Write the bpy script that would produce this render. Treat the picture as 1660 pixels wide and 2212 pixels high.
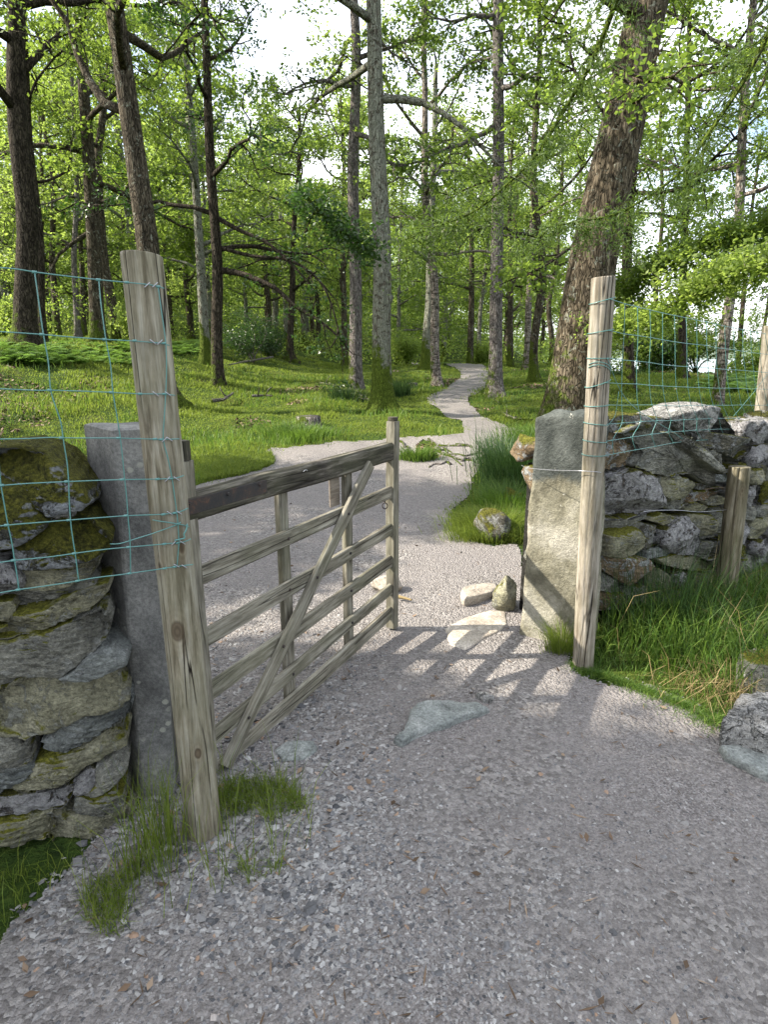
import bpy, math, random
import numpy as np
from mathutils import Vector, Matrix
for o in list(bpy.data.objects): bpy.data.objects.remove(o)
SC = bpy.context.scene
R = math.radians
# ---------------------------------------------------------------- camera, sky, sun, exposure
F = 1300.0            # focal length in units of a 1660-wide picture
PITCH = R(14.8); CP, SP = math.cos(PITCH), math.sin(PITCH); EYE = 1.5
cd = bpy.data.cameras.new('camera'); cam = bpy.data.objects.new('camera', cd); SC.collection.objects.link(cam)
cd.sensor_fit = 'HORIZONTAL'; cd.sensor_width = 36.0; cd.lens = 36.0*F/1660.0
cd.clip_start = 0.02; cd.clip_end = 9000
cam.location = (0, 0, EYE); cam.rotation_euler = (R(90)-PITCH, 0, 0)
SC.camera = cam
SUN_EL, SUN_AZ = 38.5, -92.0      # azimuth from +Y towards +X
W = bpy.data.worlds.new('World'); SC.world = W; W.use_nodes = True
nt = W.node_tree; nt.nodes.clear()
sky = nt.nodes.new('ShaderNodeTexSky'); sky.sky_type = 'NISHITA'; sky.sun_disc = False
sky.sun_elevation = R(SUN_EL); sky.sun_rotation = R(SUN_AZ); sky.air_density = 1.0; sky.dust_density = 2.5; sky.ozone_density = 1.0
bg = nt.nodes.new('ShaderNodeBackground'); bg.inputs[1].default_value = 0.15
wo = nt.nodes.new('ShaderNodeOutputWorld')
# thin bright cloud veil mixed over the clear sky
tcw = nt.nodes.new('ShaderNodeTexCoord'); cn = nt.nodes.new('ShaderNodeTexNoise'); cn.inputs['Scale'].default_value = 2.2; cn.inputs['Detail'].default_value = 6
cmap = nt.nodes.new('ShaderNodeMapping'); cmap.inputs['Scale'].default_value = (1, 1, 2.6)
cr = nt.nodes.new('ShaderNodeValToRGB'); cr.color_ramp.elements[0].position = 0.34; cr.color_ramp.elements[1].position = 0.62
cmx = nt.nodes.new('ShaderNodeMixRGB'); cmx.inputs[2].default_value = (6.9, 7.1, 7.4, 1)
nt.links.new(tcw.outputs['Generated'], cmap.inputs[0]); nt.links.new(cmap.outputs[0], cn.inputs[0])
nt.links.new(cn.outputs[0], cr.inputs[0]); nt.links.new(cr.outputs[0], cmx.inputs[0])
nt.links.new(sky.outputs[0], cmx.inputs[1]); nt.links.new(cmx.outputs[0], bg.inputs[0]); nt.links.new(bg.outputs[0], wo.inputs[0])
sd = bpy.data.lights.new('sun', 'SUN'); sd.energy = 5.0; sd.angle = R(0.6); sd.color = (1.0, 0.93, 0.80)
sun = bpy.data.objects.new('sun', sd); SC.collection.objects.link(sun)
_az, _el = R(SUN_AZ), R(SUN_EL)
SUNV = Vector((math.sin(_az)*math.cos(_el), math.cos(_az)*math.cos(_el), math.sin(_el)))   # towards the sun
sun.rotation_euler = SUNV.to_track_quat('Z', 'Y').to_euler(); sun.location = (-20, 2, 24)
SC.view_settings.view_transform = 'Standard'; SC.view_settings.look = 'None'
SC.view_settings.exposure = 1.4; SC.view_settings.gamma = 1.0
cy = SC.cycles
cy.use_denoising = True
cy.denoising_prefilter = 'NONE'
try: cy.denoiser = 'OPENIMAGEDENOISE'
except Exception: pass
cy.max_bounces = 7; cy.diffuse_bounces = 4; cy.glossy_bounces = 2; cy.transmission_bounces = 5; cy.transparent_max_bounces = 4
cy.caustics_reflective = False; cy.caustics_refractive = False
cy.use_adaptive_sampling = True; cy.adaptive_threshold = 0.01; cy.sample_clamp_indirect = 6

# ---------------------------------------------------------------- helpers
rng = np.random.default_rng(7); random.seed(7)
def _h(ix, iy, iz):
    n = (ix.astype(np.int64)*374761393 + iy.astype(np.int64)*668265263 + iz.astype(np.int64)*2147483647) & 0xffffffff
    n = ((n ^ (n >> 13))*1274126177) & 0xffffffff
    n = ((n ^ (n >> 15))*2246822519) & 0xffffffff
    return ((n ^ (n >> 16)) & 0xffffff)/float(0xffffff)
def vnoise(p):
    p = np.asarray(p, float); i = np.floor(p); f = p-i; i = i.astype(np.int64); f = f*f*(3-2*f)
    x, y, z = i[..., 0], i[..., 1], i[..., 2]; fx, fy, fz = f[..., 0], f[..., 1], f[..., 2]
    r = 0
    for dx in (0, 1):
        for dy in (0, 1):
            for dz in (0, 1):
                r = r + _h(x+dx, y+dy, z+dz)*(fx if dx else 1-fx)*(fy if dy else 1-fy)*(fz if dz else 1-fz)
    return r*2-1
def fbm(p, o=4, g=0.5):
    p = np.asarray(p, float); s = 0; a = 1.0; t = 0
    for k in range(o):
        s = s+a*vnoise(p*2.0**k+17.3*k); t += a; a *= g
    return s/t
def P3(x, y, z=0): return np.stack([np.asarray(x, float), np.asarray(y, float), np.zeros_like(np.asarray(x, float))+z], -1)
def sstep(a, b, x): t = np.clip((np.asarray(x, float)-a)/(b-a), 0, 1); return t*t*(3-2*t)

def ray(u, v):                      # direction through a point of the 1660 x 2212 picture
    a, b = (u-830)/F, (1106-v)/F
    return np.array([a, CP+b*SP, -SP+b*CP])
ZY = [-20, 5.5, 11, 17, 25, 33, 40, 60, 100, 200]; ZZ = [0, 0, .17, .41, .68, .92, .70, 1.6, 9.0, 30.0]
def gz(x, y):                       # height of the ground
    x = np.asarray(x, float); y = np.asarray(y, float)
    z = np.interp(y, ZY, ZZ)
    z = z*sstep(1.2, -.2, np.maximum(0, (x-8)/14.0)*sstep(18, 30, y)+np.maximum(0, (x-14)/14.0))
    z = z+1.25*sstep(2.0, 10.0, -x)*sstep(6.5, 15.0, y)+.05*np.clip(-x-10, 0, 30)*sstep(6, 20, y)
    z = z+.28*sstep(2.5, 6.0, x)*sstep(6, 14, y)*sstep(30, 20, y)
    lake = sstep(24, 60, y-.0*x)*sstep(9, 16, x-.16*(y-24))+sstep(26, 60, x)*sstep(-10, 10, y)
    z = z-24*np.clip(lake, 0, 1)
    far = sstep(5.5, 9, y)
    z = z+far*.16*fbm(P3(x/1.9, y/1.9), 3)+far*.05*fbm(P3(x/.5, y/.5, 5), 2)*sstep(30, 12, y)
    z = z+.012*fbm(P3(x/.6, y/.6, 9), 2)
    # the trodden path lies a little lower and smoother
    return z
def hit(u, v):
    d = ray(u, v); t = np.concatenate([np.arange(.8, 12, .01), np.geomspace(12, 120, 1500)])
    p = d[None, :]*t[:, None]; p[:, 2] += EYE
    below = np.where(p[:, 2] < gz(p[:, 0], p[:, 1]))[0]
    k = below[0] if len(below) else len(t)-1
    return p[k]
def at_y(u, v, y):
    d = ray(u, v); t = y/d[1]; return np.array([d[0]*t, y, EYE+d[2]*t])
def at_plane(u, v, p0, n):
    d = ray(u, v); o = np.array([0, 0, EYE]); t = np.dot(np.asarray(p0)-o, n)/np.dot(d, n); return o+d*t
def inpoly(x, y, poly):
    poly = np.asarray(poly, float); c = np.zeros(np.shape(x), bool); n = len(poly)
    for i in range(n):
        x1, y1 = poly[i]; x2, y2 = poly[(i+1) % n]
        if y1 == y2: continue
        m = ((y1 > y) != (y2 > y)) & (x < (x2-x1)*(y-y1)/(y2-y1)+x1); c ^= m
    return c

class MB:
    def __init__(s): s.v = []; s.f = []; s.n = 0
    def add(s, v, *faces):
        v = np.asarray(v, float).reshape(-1, 3)
        for f in faces:
            f = np.asarray(f, np.int64)
            if f.size: s.f.append(f+s.n)
        s.v.append(v); s.n += len(v)
    def build(s, name, mat, parent=None, smooth=True, loc=None, rot=None, origin=None):
        v = np.concatenate(s.v) if s.v else np.zeros((0, 3))
        if origin is not None: v = v-np.asarray(origin); loc = origin
        me = bpy.data.meshes.new(name); me.vertices.add(len(v)); me.vertices.foreach_set('co', v.astype(np.float32).ravel())
        idx = np.concatenate([f.ravel() for f in s.f]); tot = np.concatenate([np.full(len(f), f.shape[1]) for f in s.f])
        st = np.concatenate([[0], np.cumsum(tot)[:-1]])
        me.loops.add(len(idx)); me.loops.foreach_set('vertex_index', idx.astype(np.int32))
        me.polygons.add(len(tot)); me.polygons.foreach_set('loop_start', st.astype(np.int32))
        try: me.polygons.foreach_set('loop_total', tot.astype(np.int32))
        except Exception: pass
        me.polygons.foreach_set('use_smooth', np.full(len(tot), bool(smooth)))
        me.update(calc_edges=True); me.validate()
        for m in (mat if isinstance(mat, (list, tuple)) else [mat]): me.materials.append(m)
        o = bpy.data.objects.new(name, me); SC.collection.objects.link(o)
        M = Matrix.Translation(Vector([float(c) for c in loc])) if loc is not None else Matrix.Identity(4)
        if rot is not None: M = M @ rot.to_4x4()
        o.matrix_basis = M
        if parent is not None: attach(o, parent)
        return o
def attach(o, parent):
    o.parent = parent; o.matrix_parent_inverse = parent.matrix_basis.inverted()
def tag(o, label=None, cat=None, group=None, kind=None):
    if label: o['label'] = label
    if cat: o['category'] = cat
    if group: o['group'] = group
    if kind: o['kind'] = kind
    return o
def empty(name, loc, label=None, cat=None, group=None):
    e = bpy.data.objects.new(name, None); SC.collection.objects.link(e); e.location = [float(c) for c in loc]; e.empty_display_size = .1
    return tag(e, label, cat, group)
def copy_tree(root, loc, rz, sc, label, group):
    r = root.copy(); SC.collection.objects.link(r); r.location = loc; r.rotation_euler = (0, 0, rz); r.scale = (sc, sc, sc)
    r['label'] = label
    if group: r['group'] = group
    for ch in root.children:
        c = ch.copy(); SC.collection.objects.link(c); c.parent = r
    return r
def tube(mb, pts, rad, n=8, cap=True, prof=None, closed=False):
    pts = np.asarray(pts, float); m = len(pts); rad = np.broadcast_to(np.asarray(rad, float), (m,))
    T = np.gradient(pts, axis=0); T /= np.linalg.norm(T, axis=1)[:, None]+1e-12
    a = np.array([0, 0, 1.0]) if abs(T[0][2]) < .9 else np.array([1.0, 0, 0])
    N = []; nrm = np.cross(T[0], a); nrm /= np.linalg.norm(nrm)
    for k in range(m):
        nrm = nrm-T[k]*np.dot(nrm, T[k]); nrm /= np.linalg.norm(nrm)+1e-12; N.append(nrm)
    N = np.array(N); B = np.cross(T, N); th = np.linspace(0, 2*np.pi, n, endpoint=False)
    rr = rad[:, None]*np.ones(n)[None, :]
    if prof is not None: rr = rr*prof(np.arange(m)[:, None], th[None, :], pts)
    v = pts[:, None, :]+rr[..., None]*(np.cos(th)[None, :, None]*N[:, None, :]+np.sin(th)[None, :, None]*B[:, None, :])
    i = np.arange(m-1)[:, None]*n; j = np.arange(n)[None, :]; j2 = (j+1) % n
    q = np.stack([i+j, i+j2, i+n+j2, i+n+j], -1).reshape(-1, 4)
    v = v.reshape(-1, 3)
    if cap:
        v = np.concatenate([v, pts[:1], pts[-1:]]); a0 = m*n; jj = np.arange(n); jk = (jj+1) % n
        t1 = np.stack([np.full(n, a0), jk, jj], -1); t2 = np.stack([np.full(n, a0+1), (m-1)*n+jj, (m-1)*n+jk], -1)
        mb.add(v, q, np.concatenate([t1, t2]))
    else: mb.add(v, q)
def smooth_line(pts, n):
    pts = np.asarray(pts, float); d = np.r_[0, np.cumsum(np.linalg.norm(np.diff(pts, axis=0), axis=1))]; t = np.linspace(0, d[-1], n)
    o = np.stack([np.interp(t, d, pts[:, k]) for k in range(pts.shape[1])], -1)
    for _ in range(2):
        q = o.copy(); q[1:-1] = (o[:-2]+2*o[1:-1]+o[2:])/4; o = q
    return o

# ---------------------------------------------------------------- materials
class NT:
    def __init__(s, name, rough=.85, spec=.25):
        s.m = bpy.data.materials.new(name); s.m.use_nodes = True; s.t = s.m.node_tree; s.t.nodes.clear()
        s.out = s.t.nodes.new('ShaderNodeOutputMaterial'); s.b = s.t.nodes.new('ShaderNodeBsdfPrincipled')
        s.b.inputs['Roughness'].default_value = rough; s.b.inputs['Specular IOR Level'].default_value = spec
        s.t.links.new(s.b.outputs[0], s.out.inputs[0])
        s.tc = s.t.nodes.new('ShaderNodeTexCoord'); s.oi = s.t.nodes.new('ShaderNodeObjectInfo'); s.geo = s.t.nodes.new('ShaderNodeNewGeometry')
    def n(s, ty, **k):
        x = s.t.nodes.new('ShaderNode'+ty)
        for a, b in k.items(): setattr(x, a, b)
        return x
    def l(s, a, b): s.t.links.new(a, b)
    def coord(s, scale=(1, 1, 1), src='Object', rnd=True):
        m = s.n('Mapping'); m.inputs['Scale'].default_value = scale; s.l(s.tc.outputs[src] if src != 'World' else s.geo.outputs['Position'], m.inputs[0])
        if rnd:
            v = s.n('VectorMath', operation='SCALE'); c = s.n('CombineXYZ')
            for k in range(3): s.l(s.oi.outputs['Random'], c.inputs[k])
            s.l(c.outputs[0], v.inputs[0]); v.inputs['Scale'].default_value = 37.0; s.l(v.outputs[0], m.inputs['Location'])
        return m.outputs[0]
    def noise(s, vec, scale, detail=5, rough=.55, dist=0, gain=0):
        x = s.n('TexNoise'); x.inputs['Scale'].default_value = scale; x.inputs['Detail'].default_value = detail
        x.inputs['Roughness'].default_value = rough; x.inputs['Distortion'].default_value = dist; s.l(vec, x.inputs['Vector'])
        return s.math('MULTIPLY_ADD', x.outputs[0], gain, .5-.5*gain) if gain else x.outputs[0]
    def voro(s, vec, scale, feature='F1', out='Distance'):
        x = s.n('TexVoronoi', feature=feature); x.inputs['Scale'].default_value = scale; s.l(vec, x.inputs['Vector']); return x.outputs[out]
    def ramp(s, fac, stops):
        x = s.n('ValToRGB'); e = x.color_ramp.elements
        while len(e) < len(stops): e.new(.5)
        for k, (p, c) in enumerate(stops):
            e[k].position = p; e[k].color = (*c, 1) if not isinstance(c, (int, float)) else (c, c, c, 1)
        s.l(fac, x.inputs[0]); return x.outputs[0]
    def mix(s, fac, a, b, mode='MIX'):
        x = s.n('MixRGB', blend_type=mode)
        for k, q in enumerate((fac, a, b)):
            if isinstance(q, (int, float)): x.inputs[k].default_value = q if k == 0 else (q, q, q, 1)
            elif isinstance(q, tuple): x.inputs[k].default_value = (*q, 1)
            else: s.l(q, x.inputs[k])
        return x.outputs[0]
    def math(s, op, a, b=0.0, c=None):
        x = s.n('Math', operation=op)
        for k, q in enumerate((a, b, c)):
            if q is None: continue
            if isinstance(q, (int, float)): x.inputs[k].default_value = q
            else: s.l(q, x.inputs[k])
        return x.outputs[0]
    def bump(s, h, strength=.5, dist=.01):
        x = s.n('Bump'); x.inputs['Strength'].default_value = strength; x.inputs['Distance'].default_value = dist
        s.l(h, x.inputs['Height']); s.l(x.outputs[0], s.b.inputs['Normal']); return x
    def col(s, c): s.l(c, s.b.inputs['Base Color'])

def stone_mat(name, c0, c1, c2, lichen=.0, moss=.0, lam=6.0, lichcol=(.55, .56, .55), bump=1.0, white=.58):
    s = NT(name, .9, .2); v = s.coord(); vl = s.coord((1, 1, lam))
    n1 = s.noise(v, 7, 9, .66, .1); n2 = s.noise(vl, 11, 9, .72, .1, 1.5); n3 = s.noise(v, 95, 5, .75, 0, 1.9)
    c = s.ramp(n1, [(.3, c0), (.5, c1), (.72, c2)])
    c = s.mix(.8, c, s.ramp(n2, [(.22, .42), (.45, 1.0), (.75, 1.5)]), 'MULTIPLY')
    c = s.mix(.75, c, s.ramp(n3, [(.25, .62), (.7, 1.55)]), 'MULTIPLY')
    # small pale spots everywhere
    sp = s.ramp(s.noise(v, 45, 3, .6, 1.0), [(.66, 0.0), (.70, 1.0)]); c = s.mix(s.math('MULTIPLY', sp, .5), c, lichcol)
    h = s.math('ADD', s.math('MULTIPLY', n1, .6), s.math('ADD', s.math('MULTIPLY', n2, 1.0), s.math('MULTIPLY', n3, .25)))
    if lichen > 0:
        p = s.noise(v, 15, 10, .78, .8)
        lf = s.ramp(p, [(white-lichen*.3, 0.0), (white+.03-lichen*.3, 1.0)])
        lc = s.ramp(s.noise(v, 40, 7, .8), [(.32, tuple(x*.22 for x in lichcol)), (.48, tuple(x*.6 for x in lichcol)), (.66, lichcol)])
        c = s.mix(lf, c, lc); h = s.math('ADD', h, s.math('MULTIPLY', s.math('MULTIPLY', lf, s.noise(v, 90, 4, .7)), .5))
    if moss > 0:
        sx = s.n('SeparateXYZ'); s.l(s.geo.outputs['Normal'], sx.inputs[0])
        mf = s.math('ADD', s.math('MULTIPLY', sx.outputs[2], .28), s.noise(v, 5, 6, .65, .4))
        mf = s.ramp(mf, [(.72-moss*.35, 0.0), (.80-moss*.35, 1.0)])
        mc = s.ramp(s.noise(v, 80, 4, .7), [(.3, (.05, .055, .008)), (.5, (.16, .16, .022)), (.72, (.34, .32, .05))])
        c = s.mix(mf, c, mc); h = s.math('ADD', h, s.math('MULTIPLY', s.math('MULTIPLY', mf, s.noise(v, 120, 4, .8)), 1.2))
    s.col(c); s.bump(h, bump, .02); return s.m
def wood_mat(name, c0, c1, c2, axis=0, green=.3, crack=1.0, knots=(), fine=1.0):
    s = NT(name, .85, .2); a, b = (4.5, 50.0)
    sc = [b*fine]*3; sc[axis] = a; v = s.coord(tuple(sc)); sc2 = [12.0]*3; sc2[axis] = .9; v2 = s.coord(tuple(sc2)); vo = s.coord()
    n1 = s.noise(v, 1.0, 6, .65, .3, 1.5); n2 = s.noise(v2, 1.0, 6, .65, 1.5); n3 = s.noise(vo, 5, 5, .6)
    g = s.math('SINE', s.math('MULTIPLY', n2, 55.0)); g = s.math('MULTIPLY_ADD', g, .5, .5)
    c = s.ramp(n1, [(.28, c0), (.5, c1), (.72, c2)])
    c = s.mix(.35, c, s.ramp(g, [(0, .55), (1, 1.12)]), 'MULTIPLY')
    c = s.mix(.8, c, s.ramp(n3, [(.3, .62), (.6, 1.1)]), 'MULTIPLY')
    gf = s.ramp(s.noise(vo, 3.2, 5, .6, .5), [(.52-green*.3, 0.0), (.66-green*.2, 1.0)])
    c = s.mix(s.math('MULTIPLY', gf, .45), c, s.mix(.5, c, (.09, .10, .045)))
    cs = [14.0]*3; cs[axis] = .55; ck = s.noise(s.coord(tuple(cs)), 1.0, 2, .4, .2)
    cf = s.ramp(ck, [(.488, 0.0), (.5, 1.0), (.512, 0.0)])
    cm = s.ramp(s.noise(vo, 3.0, 3), [(.40, 0.0), (.50, 1.0)]); cf = s.math('MULTIPLY', cf, s.math('MULTIPLY', cm, crack))
    c = s.mix(s.math('MULTIPLY', cf, .9), c, (.012, .009, .006))
    h = s.math('SUBTRACT', s.math('ADD', s.math('MULTIPLY', n1, .7), s.math('MULTIPLY', g, .25)), s.math('MULTIPLY', cf, 2.0))
    for (kx, ky, kz, kr) in knots:
        d = s.n('VectorMath', operation='DISTANCE'); mp = s.n('Mapping'); ss = [1, 1, 1]; ss[axis] = .55; mp.inputs['Scale'].default_value = ss
        s.l(s.tc.outputs['Object'], mp.inputs[0]); s.l(mp.outputs[0], d.inputs[0]); kk = [kx, ky, kz]; kk[axis] *= .55; d.inputs[1].default_value = kk
        dd = s.math('ADD', d.outputs['Value'], s.math('MULTIPLY', s.math('SUBTRACT', n3, .5), kr*.5))
        ring = s.math('MULTIPLY_ADD', s.math('SINE', s.math('MULTIPLY', dd, 620.0)), .5, .5)
        f1 = s.ramp(s.math('DIVIDE', dd, kr*2.6), [(0.0, 1.0), (1.0, 0.0)])
        c = s.mix(s.math('MULTIPLY', f1, .65), c, s.mix(ring, (.13, .10, .065), (.20, .165, .11)))
        f2 = s.ramp(s.math('DIVIDE', dd, kr), [(.75, 1.0), (1.0, 0.0)])
        c = s.mix(s.math('MULTIPLY', f2, .75), c, s.mix(ring, (.05, .033, .02), (.085, .06, .038)))
        h = s.math('SUBTRACT', h, s.math('MULTIPLY', f2, .8))
    s.col(c); s.bump(h, .55, .004); return s.m
def bark_mat(name, c0, c1, c2, moss=0., lichen=0., birch=False, scale=1.0, mosscol=None, mz=1.2):
    s = NT(name, .95, .1); v = s.coord((9*scale, 9*scale, 2.2*scale)); vo = s.coord()
    n1 = s.noise(v, 1.6, 8, .7, .5, 1.5); vr = s.n('TexVoronoi', feature='DISTANCE_TO_EDGE'); vr.inputs['Scale'].default_value = 2.6
    dv = s.n('VectorMath', operation='ADD'); nx = s.n('TexNoise'); nx.inputs['Scale'].default_value = 1.3; s.l(v, nx.inputs[0]); s.l(v, dv.inputs[0]); s.l(nx.outputs[1], dv.inputs[1])
    s.l(dv.outputs[0], vr.inputs['Vector']); crk = s.ramp(vr.outputs[0], [(0.0, 0.0), (.16, 1.0)])
    c = s.ramp(n1, [(.3, c0), (.5, c1), (.72, c2)]); c = s.mix(.75, c, s.ramp(crk, [(0, .3), (1, 1.1)]), 'MULTIPLY')
    h = s.math('ADD', crk, s.math('MULTIPLY', n1, .8))
    if birch:
        b = s.ramp(s.noise(s.coord((2.5, 2.5, 11)), 1.5, 6, .7), [(.42, 1.0), (.50, 0.0)]); c = s.mix(s.math('MULTIPLY', b, .8), c, (.03, .025, .02))
    if lichen > 0:
        lf = s.ramp(s.noise(vo, 7, 8, .7, 1.0), [(.60-.2*lichen, 0.0), (.63-.2*lichen, 1.0)])
        c = s.mix(s.math('MULTIPLY', lf, .8), c, s.ramp(s.noise(vo, 60, 4), [(.3, (.15, .155, .12)), (.7, (.33, .34, .28))]))
    if moss > 0:
        sx = s.n('SeparateXYZ'); s.l(s.tc.outputs['Object'], sx.inputs[0])
        zf = s.math('SUBTRACT', moss, s.math('MULTIPLY', sx.outputs[2], moss/mz)); sx2 = s.n('SeparateXYZ'); s.l(s.geo.outputs['Normal'], sx2.inputs[0])
        zf = s.math('SUBTRACT', zf, s.math('MULTIPLY', sx2.outputs[0], .16))
        mf = s.math('ADD', s.math('MAXIMUM', zf, -.2), s.noise(vo, 6, 6, .65, .4)); mf = s.ramp(mf, [(.62, 0.0), (.76, 1.0)])
        c = s.mix(mf, c, s.ramp(s.noise(vo, 50, 4), [(.3, (.035, .055, .008)), (.7, mosscol or (.12, .16, .022))]))
    s.col(c); s.bump(h, 1.0, .03); return s.m
def leaf_mat(name, a, b, c, tr=(.20, .34, .04), tw=.42, sp=.3, rough=.5):
    s = NT(name, rough, sp)
    ri = s.geo.outputs['Random Per Island']; n = s.noise(s.coord(src='World', rnd=False), .55, 3)
    f = s.math('ADD', s.math('MULTIPLY', ri, .55), s.math('MULTIPLY', n, .55))
    col = s.ramp(f, [(.25, a), (.5, b), (.85, c)]); s.col(col)
    t = s.n('BsdfTranslucent'); tc = s.mix(f, tuple(x*.7 for x in tr), tr); s.l(tc, t.inputs[0])
    mx = s.n('MixShader'); mx.inputs[0].default_value = tw; s.l(s.b.outputs[0], mx.inputs[1]); s.l(t.outputs[0], mx.inputs[2]); s.l(mx.outputs[0], s.out.inputs[0])
    return s.m
M = {}
M['slate'] = stone_mat('slate stone', (.095, .094, .08), (.20, .195, .165), (.32, .31, .265), .14, .05, 7, (.42, .42, .38))
M['slate_blue'] = stone_mat('blue slate stone', (.095, .102, .098), (.18, .19, .18), (.26, .27, .255), .05, .0, 5)
M['olive'] = stone_mat('olive stone', (.10, .094, .062), (.215, .205, .14), (.33, .31, .225), .12, .15, 5, (.42, .42, .36))
M['brown'] = stone_mat('brown stone', (.09, .06, .035), (.19, .14, .085), (.28, .22, .15), .2, .05, 7)
M['lichen'] = stone_mat('lichened stone', (.05, .045, .04), (.15, .13, .11), (.26, .23, .21), .55, .05, 2, (.62, .60, .60), 1.6)
M['mossy'] = stone_mat('mossy stone', (.04, .04, .035), (.10, .10, .08), (.20, .19, .15), .45, .75, 3, (.50, .52, .55), 1.3)
M['topmoss'] = stone_mat('moss capped stone', (.06, .058, .045), (.15, .14, .11), (.27, .25, .19), .3, .30, 8, (.50, .50, .48), 1.3)
M['pale'] = stone_mat('pale boulder stone', (.17, .165, .155), (.31, .30, .285), (.44, .43, .41), .2, .0, 2, (.5, .49, .46), 1.4)
M['flag'] = stone_mat('flagstone', (.13, .14, .135), (.20, .212, .20), (.29, .295, .28), .0, .0, 4, (.42, .42, .40), .8)
M['flag_tan'] = stone_mat('tan flagstone', (.20, .17, .14), (.30, .265, .22), (.40, .36, .31), .0, .0, 3, (.5, .46, .42), .5)
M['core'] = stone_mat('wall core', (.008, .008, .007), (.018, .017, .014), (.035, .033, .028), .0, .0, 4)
# ---------------------------------------------------------------- ground
def wpoly(px): return [tuple(hit(u, v)[:2]) for u, v in px]
SL0 = np.array([.74, 3.03]); 
yard = wpoly([(340, 1085), (430, 1052), (500, 1034), (585, 1012), (572, 992), (592, 970), (650, 962), (760, 955), (860, 948), (940, 945), (1000, 936), (985, 915), (942, 895), (915, 873), (925, 860), (960, 845), (990, 827), (1000, 810), (986, 797), (970, 790)])
EXB = hit(1015, 790)
yard += [(EXB[0]-1.3, EXB[1]+4), (EXB[0]-3.5, EXB[1]+9), (EXB[0]-2.2, EXB[1]+10), (EXB[0]+.6, EXB[1]+4)]
yard += wpoly([(1050, 792), (1052, 830), (1032, 848), (1008, 862), (1005, 878), (1040, 900), (1090, 920), (1140, 936), (1190, 945), (1260, 950), (1260, 975), (1180, 968), (1110, 962), (1060, 972), (1045, 1000), (1005, 1030), (998, 1060), (985, 1100), (990, 1140), (1010, 1165), (1060, 1175), (1110, 1182)])
yard += [(1.05, 4.3), (1.0, 3.1), (1.06, 2.85)] + wpoly([(1225, 1425), (1245, 1448), (1320, 1478), (1400, 1503), (1480, 1533), (1550, 1578), (1600, 1660), (1680, 1720)]) + [(1.7, 1.5), (2.3, .6), (4, -1), (4, -6), (-3, -6), (-3, -1.0), (-1.4, .6), (-1.0, 1.3), (-.88, 1.7), (-.95, 1.95), (-1.1, 2.5), (-1.3, 3.0), (-1.6, 3.9)]
yard = np.array(yard)
# patches of grass that stand inside the gravel
isl1 = np.array(wpoly([(430, 1045), (435, 1005), (470, 985), (530, 978), (590, 985), (590, 1005), (540, 1025), (480, 1038)]))
isl2 = np.array(wpoly([(880, 968), (900, 955), (925, 960), (928, 990), (905, 1000), (885, 985)]))
isl3 = np.array([(-.62, 1.72), (-.47, 1.86), (-.33, 1.80), (-.20, 1.66), (-.26, 1.48), (-.38, 1.42), (-.50, 1.30), (-.72, 1.25), (-.85, 1.40)])
def jitter(x, y):
    d = np.hypot(x, y); a = .012*d+.03
    return x+a*fbm(P3(x*3/(.3+.12*d), y*3/(.3+.12*d), 3), 3)*1.6, y+a*fbm(P3(x*3/(.3+.12*d), y*3/(.3+.12*d), 8), 3)*1.6
def is_gravel(x, y):
    x, y = jitter(x, y)
    return inpoly(x, y, yard) & ~inpoly(x, y, isl1) & ~inpoly(x, y, isl2)

fine = np.arange(-40, 40.01, .15); phi = np.radians(np.r_[np.arange(-180, -40, 5), fine, np.arange(44, 180, 5)]); NP = len(phi)
rad = np.r_[np.geomspace(.35, 60, 860), np.geomspace(61, 240, 60)]
PH, RR = np.meshgrid(phi, rad); GX = RR*np.sin(PH); GY = RR*np.cos(PH); GZ = gz(GX, GY)
def grid_mesh(mask, dz, closed=True, disc=False):
    V = np.stack([GX, GY, GZ+dz], -1).reshape(-1, 3); nr = len(rad)
    i, j = np.meshgrid(np.arange(nr-1), np.arange(NP), indexing='ij'); j2 = (j+1) % NP
    q = np.stack([i*NP+j, i*NP+j2, (i+1)*NP+j2, (i+1)*NP+j], -1)
    if mask is not None:
        q = q[mask(i, j)]
        used = np.unique(q); mp = -np.ones(len(V), np.int64); mp[used] = np.arange(len(used)); V = V[used]; q = mp[q]
    q = q.reshape(-1, 4)[:, ::-1]
    mb = MB(); 
    if disc:
        c = len(V); V = np.concatenate([V, [[0, 0, float(gz(0., 0.))+np.min(dz)]]]); jj = np.arange(NP)
        mb.add(V, q, np.stack([jj, np.full(NP, c), (jj+1) % NP], -1)[:, ::-1])
    else: mb.add(V, q)
    return mb
# grass-covered soil
s = NT('turf soil', .95, .1); w = s.coord(src='World', rnd=False)
n1 = s.noise(w, .9, 6, .6); n2 = s.noise(w, 14, 5, .7); n3 = s.noise(w, .35, 4, .6, .6)
c = s.ramp(n2, [(.3, (.014, .026, .007)), (.5, (.035, .062, .012)), (.72, (.075, .105, .02))])
c = s.mix(s.ramp(n1, [(.5, 0.0), (.62, .75)]), c, s.ramp(n2, [(.35, (.05, .06, .01)), (.7, (.14, .15, .03))]))
c = s.mix(s.ramp(n3, [(.60, 0.0), (.66, .6)]), c, s.ramp(n2, [(.3, (.05, .042, .022)), (.7, (.15, .12, .07))]))
s.col(c); s.bump(s.math('ADD', n2, n1), 1.0, .06); M['turf'] = s.m
gd = grid_mesh(None, 0.0, disc=True).build('ground', M['turf']); tag(gd, kind='structure')
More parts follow.
